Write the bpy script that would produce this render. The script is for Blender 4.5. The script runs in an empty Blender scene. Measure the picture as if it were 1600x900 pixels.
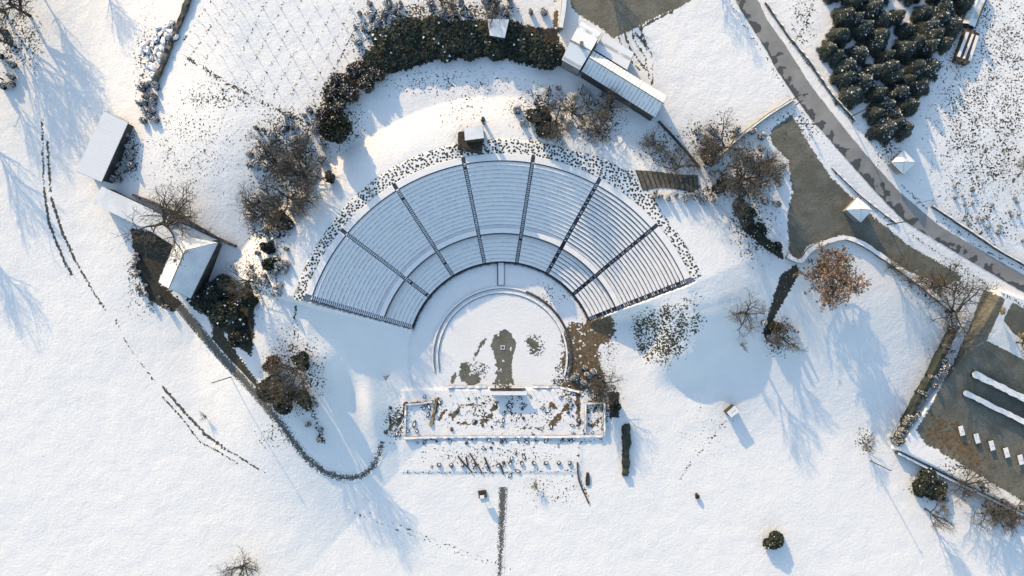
import bpy, bmesh, math, random
import numpy as np
from mathutils import Vector, Matrix
R = math.radians
rng = np.random.default_rng(7)
random.seed(7)
SC = bpy.context.scene
COL = SC.collection

# ------------------------------------------------------------------ camera, sky, sun, exposure
CAMH = 175.0            # drone height above the field, metres
S = 0.17                # metres per photograph pixel on the z = 0 plane
cam = bpy.data.cameras.new('camera'); camo = bpy.data.objects.new('camera', cam); COL.objects.link(camo)
camo.location = (0, 0, CAMH); camo.rotation_euler = (0, 0, 0)
cam.sensor_width = 36; cam.lens = 36 * CAMH / (1600 * S); cam.clip_start = 1; cam.clip_end = 6000
SC.camera = camo

SUN_EL = R(18)
SDX, SDY = 0.483, -0.876                     # where shadows fall (x right, y up the picture)
w = bpy.data.worlds.new('World'); SC.world = w; w.use_nodes = True
nt = w.node_tree; nt.nodes.clear()
sky = nt.nodes.new('ShaderNodeTexSky'); sky.sky_type = 'NISHITA'; sky.sun_disc = False
sky.sun_elevation = SUN_EL; sky.sun_rotation = math.atan2(-SDX, -SDY); sky.altitude = 400
sky.air_density = 1.2; sky.dust_density = 1.1; sky.ozone_density = 1.7
bg = nt.nodes.new('ShaderNodeBackground'); bg.inputs['Strength'].default_value = 0.15
wo = nt.nodes.new('ShaderNodeOutputWorld')
nt.links.new(sky.outputs[0], bg.inputs[0]); nt.links.new(bg.outputs[0], wo.inputs[0])
sun = bpy.data.lights.new('sun', 'SUN'); suno = bpy.data.objects.new('sun', sun); COL.objects.link(suno)
sun.energy = 2.35; sun.angle = R(0.53); sun.color = (1.0, 0.78, 0.48)
dv = Vector((SDX * math.cos(SUN_EL), SDY * math.cos(SUN_EL), -math.sin(SUN_EL)))
suno.rotation_euler = dv.to_track_quat('-Z', 'Y').to_euler(); suno.location = (-60, 100, 60)
vs = SC.view_settings; vs.view_transform = 'Standard'; vs.look = 'None'; vs.gamma = 1
vs.use_curve_mapping = False; vs.exposure = 1.16
SC.cycles.max_bounces = 5

# ------------------------------------------------------------------ helpers: noise, terrain
def ss(a, b, x):
    t = np.clip((x - a) / (b - a), 0, 1); return t * t * (3 - 2 * t)
_tab = np.random.default_rng(3).random((256, 256))
def vnoise(x, y):
    xi = np.floor(x).astype(int); yi = np.floor(y).astype(int); fx = x - xi; fy = y - yi
    fx = fx * fx * (3 - 2 * fx); fy = fy * fy * (3 - 2 * fy)
    g = lambda a, b: _tab[a % 256, b % 256]
    return (g(xi, yi) * (1 - fx) + g(xi + 1, yi) * fx) * (1 - fy) + (g(xi, yi + 1) * (1 - fx) + g(xi + 1, yi + 1) * fx) * fy
def fbm(x, y, o=4):
    s = 0; a = 1; t = 0
    for k in range(o):
        s = s + a * vnoise(x * 2 ** k + 17 * k, y * 2 ** k + 31 * k); t += a; a *= .5
    return s / t
CX, CY = 784.6, 556.0                        # centre of the theatre, plan pixels
R_IN, R_DIA, R_OUT = 147.0, 188.5, 291.5     # front wall, cross walk, back of the seats
N_LO, N_UP = 7, 17
RISE = 0.40
Z0 = 0.9
H_RIM = Z0 + RISE * (N_LO + N_UP + 1) + 0.35
def gauss(u, v, cx, cy, sx, sy, rot=0):
    c, s = math.cos(rot), math.sin(rot); a = (u - cx) * c + (v - cy) * s; b = -(u - cx) * s + (v - cy) * c
    return np.exp(-(a / sx) ** 2 - (b / sy) ** 2)
def hplan(u, v, detail=True):
    """terrain height over plan pixels (photo pixels scaled to the z = 0 plane)"""
    u = np.asarray(u, float); v = np.asarray(v, float)
    du, dv_ = u - CX, CY - v
    r = np.hypot(du, dv_); th = np.degrees(np.arctan2(dv_, du)); th = np.where(th < -90, th + 360, th)
    bA = ss(560, 190, v) * ss(110, 400, u); base = 9.6 * bA
    base = base + 4.8 * (1 - bA) * ss(690, 440, v) * ss(1010, 1130, u)
    # embankment
    north = np.exp(-((th - 95) / 38.0) ** 2)
    wid = 170 + 110 * north + 40 * ss(70, 25, th)
    S1 = ss(326 + wid, 322, r)
    prof = np.where(r < R_OUT, Z0 + (H_RIM - Z0) * np.clip((r - R_IN) / (R_OUT - R_IN), 0, 1), H_RIM)
    prof = np.where(r < R_IN, 0.0, prof)
    aL = np.where(th > 160, np.clip(1 - .16 * np.clip((th - 163.2) / 1.5, 0, 1), 0, 1) * np.clip((228 - th) / 64, 0, 1), 1)
    wr = 6 + 14 * ss(200, 280, r)
    aR1 = np.clip(ss(22 - wr * 1.2, 22, th), 0, 1); aR2 = .10 * np.clip((th - 14) / 8, 0, 1) + .90 * ss(-13, 17, th)
    aR = np.where(th < 22, aR1 + (aR2 - aR1) * ss(215, 262, r), 1)
    emb = prof * S1 * aL * aR
    z = np.where(r > R_IN, np.maximum(emb, base * ss(R_IN, R_IN + 60, r) * 0 + np.where(r > R_OUT, base, 0) * ss(R_OUT, 340, r)), 0)
    # mounds beside the wings
    z = z + 2.4 * gauss(u, v, 585, 640, 16, 52, -0.25) + 2.0 * gauss(u, v, 520, 560, 26, 40, -.5)
    z = z + 1.6 * gauss(u, v, 1060, 560, 40, 26, .5)
    # terrace of the right-hand yard
    z = z + 2.6 * yard_mask(u, v)
    # sunken seats: keep the ground under the seat banks
    sect = (th > 22.2) & (th < 163.2) & (r > R_IN - 2) & (r < R_OUT + 14)
    z = np.where(sect, np.minimum(z, prof) - 1.3, z)
    # stage terrace steps
    z = z + 0.28 * ss(626, 634, u) * ss(948, 944, u) * ss(606, 609, v) * ss(687, 683, v)
    z = z + 0.2 * ss(622, 632, u) * ss(912, 905, u) * ss(686, 690, v) * ss(741, 737, v)
    if detail:
        k = ss(60, 110, r) * (1 - .8 * ((r > R_OUT) & (r < 326) & (th > 20) & (th < 165)))
        x = u * S; y = v * S
        z = z + k * (0.35 * (fbm(x / 22, y / 22, 3) - .5) + 0.13 * (fbm(x / 3.1, y / 3.1, 3) - .5) + .045 * (fbm(x / .9, y / .9, 2) - .5))
    return z
def polymask(u, v, pts, soft):
    """about 1 inside a polygon and 0 outside, soft ramp over `soft` pixels"""
    u = np.asarray(u, float); v = np.asarray(v, float)
    xs = [p[0] for p in pts]; ys = [p[1] for p in pts]
    out = np.zeros(u.shape); m = (u > min(xs) - soft) & (u < max(xs) + soft) & (v > min(ys) - soft) & (v < max(ys) + soft)
    if not m.any(): return out
    a = u[m]; b = v[m]; ins = np.zeros(a.shape, bool); d = np.full(a.shape, 1e9); n = len(pts)
    for i in range(n):
        x0, y0 = pts[i]; x1, y1 = pts[(i + 1) % n]
        c = (y0 > b) != (y1 > b)
        with np.errstate(divide='ignore', invalid='ignore'):
            ins ^= c & (a < (x1 - x0) * (b - y0) / (y1 - y0 + 1e-12) + x0)
        L = (x1 - x0) ** 2 + (y1 - y0) ** 2 + 1e-9
        t = np.clip(((a - x0) * (x1 - x0) + (b - y0) * (y1 - y0)) / L, 0, 1)
        d = np.minimum(d, np.hypot(a - x0 - t * (x1 - x0), b - y0 - t * (y1 - y0)))
    out[m] = np.clip(.5 + np.where(ins, d, -d) / (2 * soft), 0, 1)
    return out
def linemask(u, v, pts, half, soft):
    u = np.asarray(u, float); v = np.asarray(v, float)
    xs = [p[0] for p in pts]; ys = [p[1] for p in pts]; k = half + soft
    out = np.zeros(u.shape); m = (u > min(xs) - k) & (u < max(xs) + k) & (v > min(ys) - k) & (v < max(ys) + k)
    if not m.any(): return out
    a = u[m]; b = v[m]; d = np.full(a.shape, 1e9)
    for (x0, y0), (x1, y1) in zip(pts[:-1], pts[1:]):
        L = (x1 - x0) ** 2 + (y1 - y0) ** 2 + 1e-9
        t = np.clip(((a - x0) * (x1 - x0) + (b - y0) * (y1 - y0)) / L, 0, 1)
        d = np.minimum(d, np.hypot(a - x0 - t * (x1 - x0), b - y0 - t * (y1 - y0)))
    out[m] = np.clip(.5 + (half - d) / (2 * soft), 0, 1)
    return out
YARD = [(1528, 452), (1490, 540), (1400, 690), (1396, 700), (1500, 752), (1640, 822), (2200, 1100), (2200, 400), (1700, 510)]
def yard_mask(u, v):
    return ss(.15, .85, polymask(u, v, YARD, 3.0))
def hw(x, y, detail=True):
    return hplan(np.asarray(x) / S + 800, 450 - np.asarray(y) / S, detail)
def G(px, py, h=0.0):
    """point of the ground (or h metres above it) seen at photo pixel px, py"""
    z = 0.0
    for _ in range(8):
        k = (CAMH - z - h) / CAMH; x = (px - 800) * S * k; y = (450 - py) * S * k
        z = float(hw(x, y))
    return Vector((x, y, z))
def A(px, py, z):
    """point at absolute height z seen at photo pixel"""
    k = (CAMH - z) / CAMH; return Vector(((px - 800) * S * k, (450 - py) * S * k, z))

# ------------------------------------------------------------------ materials
def mat(name, build):
    m = bpy.data.materials.new(name); m.use_nodes = True; t = m.node_tree; t.nodes.clear()
    o = t.nodes.new('ShaderNodeOutputMaterial'); p = t.nodes.new('ShaderNodeBsdfPrincipled')
    t.links.new(p.outputs[0], o.inputs[0]); p.inputs['Roughness'].default_value = .85
    p.inputs['Specular IOR Level'].default_value = .2
    build(t, p); return m
def N(t, k, **kw):
    n = t.nodes.new(k)
    for a, b in kw.items():
        if a in n.inputs: n.inputs[a].default_value = b
        else: setattr(n, a, b)
    return n
def noise(t, scale, detail=3, rough=.55, vec=None, dist=0):
    n = N(t, 'ShaderNodeTexNoise', Scale=scale, Detail=detail, Roughness=rough, Distortion=dist)
    g = t.nodes.new('ShaderNodeNewGeometry') if vec is None else None
    t.links.new(g.outputs['Position'] if vec is None else vec, n.inputs['Vector']); return n.outputs['Fac']
def mth(t, op, a, b=None, c=None, clamp=False):
    n = t.nodes.new('ShaderNodeMath'); n.operation = op; n.use_clamp = clamp
    for i, x in enumerate((a, b, c)):
        if x is None: continue
        if isinstance(x, (int, float)): n.inputs[i].default_value = x
        else: t.links.new(x, n.inputs[i])
    return n.outputs[0]
def sstep(t, x, a, b):
    n = t.nodes.new('ShaderNodeMapRange'); n.interpolation_type = 'SMOOTHSTEP'
    n.inputs['From Min'].default_value = a; n.inputs['From Max'].default_value = b
    t.links.new(x, n.inputs['Value']); return n.outputs[0]
def mix(t, f, a, b):
    n = t.nodes.new('ShaderNodeMix'); n.data_type = 'RGBA'
    if isinstance(f, (int, float)): n.inputs['Factor'].default_value = f
    else: t.links.new(f, n.inputs['Factor'])
    for s_, x in (('A', a), ('B', b)):
        i = [q for q in n.inputs if q.name == s_ and q.type == 'RGBA'][0]
        if isinstance(x, tuple): i.default_value = (*x, 1)
        else: t.links.new(x, i)
    return [q for q in n.outputs if q.type == 'RGBA'][0]
def bump(t, p, h, strength, dist):
    b = N(t, 'ShaderNodeBump', Strength=strength, Distance=dist); t.links.new(h, b.inputs['Height']); t.links.new(b.outputs[0], p.inputs['Normal'])
def attr(t, name):
    a = t.nodes.new('ShaderNodeAttribute'); a.attribute_name = name; return a.outputs['Fac']
SNOW = (.82, .77, .71)
def two(name, c1, c2, scale=1.5, bs=.3, bd=.03, lo=.4, hi=.6):
    def b(t, p):
        f = noise(t, scale, 4); t.links.new(mix(t, sstep(t, f, lo, hi), c1, c2), p.inputs['Base Color'])
        bump(t, p, noise(t, scale * 4, 3), bs, bd)
    return mat(name, b)
M = {}
M['snow'] = two('snow', SNOW, (.78, .735, .70), .8, .35, .12)
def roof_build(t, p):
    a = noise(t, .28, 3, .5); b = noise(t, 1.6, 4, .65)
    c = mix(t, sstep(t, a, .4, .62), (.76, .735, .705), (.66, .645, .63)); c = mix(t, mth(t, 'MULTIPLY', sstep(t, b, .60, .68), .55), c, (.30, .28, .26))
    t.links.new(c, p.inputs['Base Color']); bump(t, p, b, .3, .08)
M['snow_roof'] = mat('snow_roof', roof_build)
M['stone'] = two('stone', (.15, .14, .125), (.28, .26, .23), 1.2)
M['dark_stone'] = two('dark_stone', (.045, .042, .045), (.09, .085, .08), 2.0)
M['step_stone'] = two('step_stone', (.03, .028, .035), (.11, .105, .11), 3.0)
M['wall_stone'] = two('wall_stone', (.05, .046, .038), (.16, .14, .11), .9)
M['brown_stone'] = two('brown_stone', (.20, .13, .07), (.30, .22, .13), 1.0)
M['plaster'] = two('plaster', (.30, .28, .25), (.22, .21, .19), .5)
M['dark_wall'] = two('dark_wall', (.05, .048, .045), (.08, .075, .07), .6)
M['dark_wood'] = two('dark_wood', (.035, .028, .02), (.07, .055, .04), 2)
M['wood'] = two('wood', (.17, .105, .07), (.09, .065, .05), 2)
M['metal'] = two('metal', (.12, .12, .12), (.18, .18, .18), 2)
M['yellow_wood'] = two('yellow_wood', (.20, .17, .06), (.13, .11, .05), 2)
M['bark'] = two('bark', (.032, .027, .022), (.06, .05, .04), 3)
M['twig'] = two('twig', (.075, .063, .05), (.125, .105, .082), .5)
M['grey_twig'] = two('grey_twig', (.09, .08, .068), (.15, .132, .112), .5)
M['leaf'] = two('leaf', (.032, .037, .028), (.052, .057, .042), .5, 0, 0)
M['leaf_light'] = two('leaf_light', (.06, .065, .042), (.09, .085, .045), .5, 0, 0)
M['leaf_brown'] = two('leaf_brown', (.08, .055, .035), (.13, .09, .055), .5, 0, 0)
M['leaf_red'] = two('leaf_red', (.15, .065, .035), (.09, .055, .03), .5, 0, 0)
M['leaf_orange'] = two('leaf_orange', (.34, .215, .135), (.17, .115, .08), .8, 0, 0)
M['leaf_tan'] = two('leaf_tan', (.45, .33, .12), (.30, .22, .10), .8, 0, 0)
M['dusted_stone'] = two('dusted_stone', (.30, .29, .28), (.74, .71, .67), 1.5, lo=.42, hi=.58)
M['dry_grass'] = two('dry_grass', (.06, .055, .035), (.13, .11, .065), .6, 0, 0)
M['tarp'] = two('tarp', (.70, .70, .68), (.45, .43, .36), .4)
M['white_paint'] = two('white_paint', (.7, .7, .7), (.6, .6, .6), 1)

def ribroof(name, direction, period, c1=(.75, .725, .70), c2=(.44, .42, .40)):
    """thin snow over ribbed or tiled roofing: the ribs show through"""
    def b(t, p):
        g = t.nodes.new('ShaderNodeNewGeometry'); d = N(t, 'ShaderNodeVectorMath', operation='DOT_PRODUCT'); d.inputs[1].default_value = direction
        t.links.new(g.outputs['Position'], d.inputs[0])
        fr = mth(t, 'FRACT', mth(t, 'DIVIDE', d.outputs['Value'], period))
        ln = mth(t, 'MULTIPLY', sstep(t, mth(t, 'ABSOLUTE', mth(t, 'SUBTRACT', fr, .5)), .34, .48), sstep(t, noise(t, .5, 3), .35, .55))
        t.links.new(mix(t, ln, c1, c2), p.inputs['Base Color']); bump(t, p, noise(t, 2.0, 3), .25, .05)
    return mat(name, b)

def ground_build(t, p):
    bare, brown, dark, tuft, track = (attr(t, k) for k in ('bare', 'brown', 'dark', 'tuft', 'track'))
    n_big = noise(t, .22, 4); n_mid = noise(t, 1.3, 4, .6); n_fine = noise(t, 2.1, 2, .5); n_tiny = noise(t, 5.5, 2, .5)
    edge = mth(t, 'ADD', mth(t, 'MULTIPLY', mth(t, 'SUBTRACT', n_mid, .5), .9), mth(t, 'MULTIPLY', mth(t, 'SUBTRACT', n_fine, .5), .5))
    def cover(a, k=1.0): return sstep(t, mth(t, 'ADD', a, mth(t, 'MULTIPLY', edge, k)), .46, .56)
    cb, cbr, cd = cover(bare), cover(brown, 1.5), cover(dark, 1.2)
    thr = mth(t, 'SUBTRACT', .660, mth(t, 'MULTIPLY', tuft, .205))
    nf = mth(t, 'ADD', mth(t, 'MULTIPLY', n_fine, .65), mth(t, 'MULTIPLY', n_mid, .35))
    ct = mth(t, 'MULTIPLY', sstep(t, mth(t, 'SUBTRACT', nf, thr), 0.0, .03), sstep(t, tuft, .02, .1))
    ck = mth(t, 'MULTIPLY', sstep(t, mth(t, 'ADD', track, mth(t, 'MULTIPLY', mth(t, 'SUBTRACT', n_mid, .5), 2.6)), .52, .62), sstep(t, track, .02, .15))
    olive = mix(t, sstep(t, n_big, .35, .65), (.125, .115, .085), (.175, .160, .125))
    olive = mix(t, mth(t, 'MULTIPLY', sstep(t, n_fine, .5, .8), .6), olive, (.07, .065, .045))
    olive = mix(t, sstep(t, n_tiny, .70, .74), olive, (.5, .5, .5))
    brn = mix(t, sstep(t, n_mid, .35, .65), (.19, .125, .07), (.10, .075, .045))
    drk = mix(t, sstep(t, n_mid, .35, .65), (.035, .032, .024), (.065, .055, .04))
    tcol = mix(t, sstep(t, n_big, .4, .6), (.05, .045, .03), (.09, .075, .045))
    sn = mix(t, sstep(t, n_big, .35, .7), SNOW, (.79, .745, .695))
    sn = mix(t, mth(t, 'MULTIPLY', sstep(t, n_tiny, .62, .75), .25), sn, (.58, .56, .54))
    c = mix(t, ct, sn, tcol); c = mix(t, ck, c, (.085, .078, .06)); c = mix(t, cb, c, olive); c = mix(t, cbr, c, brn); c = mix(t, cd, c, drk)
    t.links.new(c, p.inputs['Base Color'])
    hgt = mth(t, 'ADD', mth(t, 'MULTIPLY', n_mid, .6), mth(t, 'ADD', mth(t, 'MULTIPLY', n_fine, .35), mth(t, 'MULTIPLY', n_tiny, .20)))
    hgt = mth(t, 'SUBTRACT', hgt, mth(t, 'MULTIPLY', mth(t, 'MAXIMUM', cb, ct), .18))
    bump(t, p, hgt, .62, .26)
M['ground'] = mat('snowy_ground', ground_build)

def asphalt_build(t, p):
    v = attr(t, 'across')          # -1 left edge .. 1 right edge
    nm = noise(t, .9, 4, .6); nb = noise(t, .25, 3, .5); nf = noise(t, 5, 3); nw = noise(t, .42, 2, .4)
    av = mth(t, 'ABSOLUTE', v)
    snow = sstep(t, mth(t, 'ADD', av, mth(t, 'MULTIPLY', mth(t, 'SUBTRACT', nm, .5), .22)), .95, .99)
    dark_patch = sstep(t, mth(t, 'SUBTRACT', mth(t, 'MULTIPLY', mth(t, 'SUBTRACT', nw, .5), 4.2), mth(t, 'ADD', v, .52)), .0, .06)  # darker noise-edged patches, mostly toward the left edge of the road
    base = mix(t, sstep(t, nb, .35, .65), (.235, .22, .20), (.29, .275, .25))
    base = mix(t, mth(t, 'MULTIPLY', sstep(t, nf, .45, .7), .3), base, (.16, .155, .145))
    base = mix(t, dark_patch, base, (.085, .083, .08))
    t.links.new(mix(t, snow, base, SNOW), p.inputs['Base Color']); bump(t, p, nf, .2, .02)
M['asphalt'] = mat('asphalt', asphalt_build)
def path_build(lo, hi):
    def b(t, p):
        v = attr(t, 'across'); a = attr(t, 'along'); nm = noise(t, 1.1, 4, .6); nf = noise(t, 3.2, 3, .6)
        e = mth(t, 'ADD', mth(t, 'MULTIPLY', mth(t, 'ABSOLUTE', v), .30), mth(t, 'MULTIPLY', mth(t, 'SUBTRACT', nm, .5), .5))
        e = mth(t, 'ADD', e, mth(t, 'MULTIPLY', mth(t, 'SUBTRACT', nf, .5), 1.1))
        e = mth(t, 'ADD', e, mth(t, 'MULTIPLY', a, .22))
        base = mix(t, nf, (.06, .058, .05), (.15, .145, .125))
        t.links.new(mix(t, sstep(t, e, lo, hi), base, SNOW), p.inputs['Base Color']); bump(t, p, nf, .4, .06)
    return b
M['path'] = mat('path_gravel', path_build(.30, .38))
M['path2'] = mat('path_gravel_worn', path_build(.24, .30))
def cobble_build(t, p):
    v = N(t, 'ShaderNodeTexVoronoi', Scale=1.35, voronoi_dimensions='2D'); g = t.nodes.new('ShaderNodeNewGeometry'); t.links.new(g.outputs['Position'], v.inputs['Vector'])
    nm = noise(t, .6, 3); nb = noise(t, .16, 3)
    d = mth(t, 'ADD', v.outputs['Distance'], mth(t, 'MULTIPLY', mth(t, 'SUBTRACT', nm, .5), .35))
    hole = mth(t, 'SUBTRACT', 1.0, sstep(t, d, .30, .40))
    gr = sstep(t, nb, .60, .68)
    c = mix(t, hole, SNOW, (.05, .048, .035))
    c = mix(t, mth(t, 'MULTIPLY', gr, .6), c, (.14, .13, .07))
    t.links.new(c, p.inputs['Base Color']); bump(t, p, hole, .4, -.12)
M['cobble'] = mat('tufted_paving', cobble_build)

# ------------------------------------------------------------------ mesh helpers
class MB:
    def __init__(s): s.v = []; s.f = []; s.m = []
    def add(s, vs, fs, m=0):
        o = len(s.v); s.v.extend([tuple(q) for q in vs]); s.f.extend([tuple(o + i for i in f) for f in fs]); s.m.extend([m] * len(fs))
    def box(s, c, d, rz=0, m=0, tilt=None):
        hx, hy, hz = d[0] / 2, d[1] / 2, d[2] / 2; Mx = Matrix.Rotation(rz, 3, 'Z')
        if tilt is not None: Mx = Mx @ tilt
        P = [Vector(c) + Mx @ Vector((sx * hx, sy * hy, sz * hz)) for sx, sy, sz in ((-1,-1,-1),(1,-1,-1),(1,1,-1),(-1,1,-1),(-1,-1,1),(1,-1,1),(1,1,1),(-1,1,1))]
        s.add(P, [(0,3,2,1),(4,5,6,7),(0,1,5,4),(1,2,6,5),(2,3,7,6),(3,0,4,7)], m)
    def prism(s, bot, top, m=0, cap=True):
        n = len(bot); s.add(list(bot) + list(top), [(i, (i + 1) % n, n + (i + 1) % n, n + i) for i in range(n)] + ([tuple(range(n, 2 * n)), tuple(range(n - 1, -1, -1))] if cap else []), m)
    def tube(s, p0, p1, r0, r1, n=6, m=0, cap=False):
        p0 = Vector(p0); p1 = Vector(p1); d = p1 - p0
        if d.length < 1e-6: return
        q = d.to_track_quat('Z', 'X'); V = []
        for c, r in ((p0, r0), (p1, r1)):
            for k in range(n):
                a = 2 * math.pi * k / n; V.append(c + q @ Vector((r * math.cos(a), r * math.sin(a), 0)))
        F = [(i, (i + 1) % n, n + (i + 1) % n, n + i) for i in range(n)]
        if cap: F += [tuple(range(n, 2 * n)), tuple(range(n - 1, -1, -1))]
        s.add(V, F, m)
    def build(s, name, mats, parent=None, smooth=False):
        me = bpy.data.meshes.new(name); me.from_pydata(s.v, [], s.f)
        for q in (mats if isinstance(mats, (list, tuple)) else [mats]): me.materials.append(M[q] if isinstance(q, str) else q)
        me.polygons.foreach_set('material_index', s.m)
        if smooth: me.polygons.foreach_set('use_smooth', [True] * len(s.f))
        me.update(); o = bpy.data.objects.new(name, me); COL.objects.link(o)
        if parent: o.parent = parent
        return o
def tag(o, label, cat, group=None):
    o['label'] = label; o['category'] = cat
    if group: o['group'] = group
    return o
def empty(name, loc, rz=0, label=None, cat=None, group=None):
    o = bpy.data.objects.new(name, None); o.empty_display_size = .3; COL.objects.link(o); o.location = loc; o.rotation_euler = (0, 0, rz)
    if label: tag(o, label, cat, group)
    return o
def copy_tree(root, loc, rz=0, sc=(1, 1, 1), label=None, cat=None, group=None):
    r = root.copy(); COL.objects.link(r); r.location = loc; r.rotation_euler = (0, 0, rz); r.scale = sc
    for ch in root.children:
        c = ch.copy(); COL.objects.link(c); c.parent = r
        for g in ch.children:
            d = g.copy(); COL.objects.link(d); d.parent = c
    if label: tag(r, label, cat, group)
    return r
def struct(o): o['kind'] = 'structure'; return o

# ------------------------------------------------------------------ GROUND, one sheet to the horizon
def axis(lo, hi, step, far):
    inner = np.arange(lo, hi + step / 2, step); g = []; d = step
    x = lo
    while x > -far: d *= 1.25; x -= d; g.append(x)
    left = g[::-1]; g = []; d = step; x = inner[-1]
    while x < far: d *= 1.25; x += d; g.append(x)
    return np.array(left + list(inner) + g)
xs = axis(-140, 140, .36, 1800); ys = axis(-80, 80, .36, 1800)
X, Y = np.meshgrid(xs, ys)
Z = hw(X, Y)
nx, ny = len(xs), len(ys)
IU = 800 + X / S * CAMH / (CAMH - Z); IV = 450 - Y / S * CAMH / (CAMH - Z)     # where each ground vertex is in plan pixels at its own height
LOT1 = [(1203, 203), (1238, 178), (1262, 222), (1298, 276), (1345, 322), (1420, 383), (1505, 432), (1480, 448), (1420, 425), (1345, 376), (1318, 367), (1262, 384), (1248, 408), (1233, 395), (1230, 335), (1238, 300), (1232, 250), (1206, 225)]
LOT2 = [(1538, 452), (1602, 482), (1700, 540), (1700, 840), (1595, 782), (1525, 740), (1440, 690), (1432, 672), (1462, 620), (1500, 545)]
YARD_TOP = [(888, -40), (892, 10), (905, 24), (945, 48), (958, 60), (985, 48), (1010, 35), (1060, 12), (1100, -10), (1130, -40)]
bare = np.zeros(Z.shape); brown = bare.copy(); dark = bare.copy(); tuft = bare.copy(); track = bare.copy()
def MX(a, b, k=1.0): np.maximum(a, b * k, out=a)
MX(bare, polymask(IU, IV, LOT1, 5)); MX(bare, polymask(IU, IV, LOT2, 5)); MX(bare, polymask(IU, IV, YARD_TOP, 6))
ISL = [(1572, 466), (1580, 475), (1568, 500), (1582, 520), (1640, 560), (1640, 590), (1600, 562), (1542, 532)]
bare *= 1 - polymask(IU, IV, ISL, 2)
l2 = polymask(IU, IV, [(1380, 600), (1480, 640), (1700, 760), (1700, 850), (1380, 720)], 3) > .5
bare[l2] *= np.clip(.55 + .9 * fbm(IU / 8, IV / 8, 3), 0, 1)[l2]
MX(brown, polymask(IU, IV, [(1450, 640), (1500, 660), (1545, 715), (1530, 738), (1440, 690)], 14), .72)
for ln, h_ in (([(1513, 585), (1540, 600), (1570, 612), (1620, 640)], 5), ([(1503, 610), (1545, 630), (1620, 668)], 4), ([(1508, 700), (1550, 725), (1600, 752)], 1.2), ([(1545, 685), (1600, 705)], 3)):
    pass
# orchestra thaw patches
MX(bare, polymask(IU, IV, [(774, 520), (790, 515), (802, 524), (807, 538), (801, 556), (799, 575), (803, 602), (773, 602), (775, 575), (773, 556), (767, 541)], 4))
for pts, h_ in (([(728, 572), (724, 588), (733, 598), (742, 592)], 8), ([(741, 560), (750, 543), (757, 530)], 2.5), ([(824, 530), (834, 538), (836, 552)], 5), ([(712, 585), (706, 596)], 3)): MX(bare, linemask(IU, IV, pts, h_, 5))
MX(brown, polymask(IU, IV, [(888, 505), (958, 490), (962, 530), (935, 545), (940, 585), (905, 560), (882, 540)], 10))
for pts, h_ in (([(634, 632), (630, 650), (618, 664), (610, 668)], 4), ([(686, 654), (696, 640), (706, 650)], 2.5), ([(708, 650), (718, 637), (738, 632)], 3.5), ([(745, 634), (740, 648)], 1.5), ([(715, 661), (740, 663), (750, 655)], 2.5), ([(752, 660), (766, 650), (776, 630)], 4),
                ([(862, 632), (872, 641), (884, 637), (895, 628)], 4), ([(878, 642), (870, 656), (860, 667)], 4.5), ([(903, 612), (903, 640), (904, 666)], 3.5), ([(812, 668), (850, 669)], 2), ([(925, 664), (934, 660)], 3), ([(684, 622), (680, 645), (673, 663)], 2.5), ([(885, 600), (920, 604), (935, 590)], 8), ([(640, 631), (678, 627)], 1.5)):
    MX(brown, linemask(IU, IV, pts, h_, 3.5))
for c, rx, ry in (((905, 565), 26, 26), ((918, 592), 26, 18), ((895, 530), 18, 18)):
    MX(brown, 1 - ss(.3, 1.8, np.hypot((IU - c[0]) / rx, (IV - c[1]) / ry)))
MX(brown, polymask(IU, IV, [(865, 0), (872, 0), (872, 50), (863, 50)], 3), .8)
MX(dark, polymask(IU, IV, [(203, 355), (240, 362), (278, 365), (248, 442), (288, 475), (272, 490), (232, 470), (213, 420)], 6))  # leaf litter on bare ground, with the shade there coloured in as well
MX(brown, polymask(IU, IV, [(222, 420), (250, 436), (280, 460), (272, 483), (238, 470)], 6), .55)
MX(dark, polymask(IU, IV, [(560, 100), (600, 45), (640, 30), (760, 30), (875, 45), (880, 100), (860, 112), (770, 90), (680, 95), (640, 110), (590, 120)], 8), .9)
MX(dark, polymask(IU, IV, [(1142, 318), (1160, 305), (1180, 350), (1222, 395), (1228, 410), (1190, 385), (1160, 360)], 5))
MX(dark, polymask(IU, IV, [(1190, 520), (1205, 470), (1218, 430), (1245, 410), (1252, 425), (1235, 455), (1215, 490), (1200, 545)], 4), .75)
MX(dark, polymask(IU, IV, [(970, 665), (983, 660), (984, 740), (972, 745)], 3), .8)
MX(dark, polymask(IU, IV, [(950, 610), (968, 612), (968, 652), (952, 655)], 4), .9)  # shade beside the ruin chamber, painted into the ground colour
MX(brown, polymask(IU, IV, [(505, 140), (560, 95), (600, 110), (560, 140), (520, 185)], 7), .8)
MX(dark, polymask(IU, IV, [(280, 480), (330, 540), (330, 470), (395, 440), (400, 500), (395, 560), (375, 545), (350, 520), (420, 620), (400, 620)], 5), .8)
md = .0 + 2.0 * fbm(IU / 5.5 + 3, IV / 5.5, 3)
for a_ in (brown,): a_ *= np.clip(md, 0, 1.25)
orc = np.hypot(IU - 785, IV - 560) < 98
bare[orc] *= (np.clip(.1 + 1.8 * fbm(IU / 6, IV / 6 + 9, 3), 0, 1.2))[orc]
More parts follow.
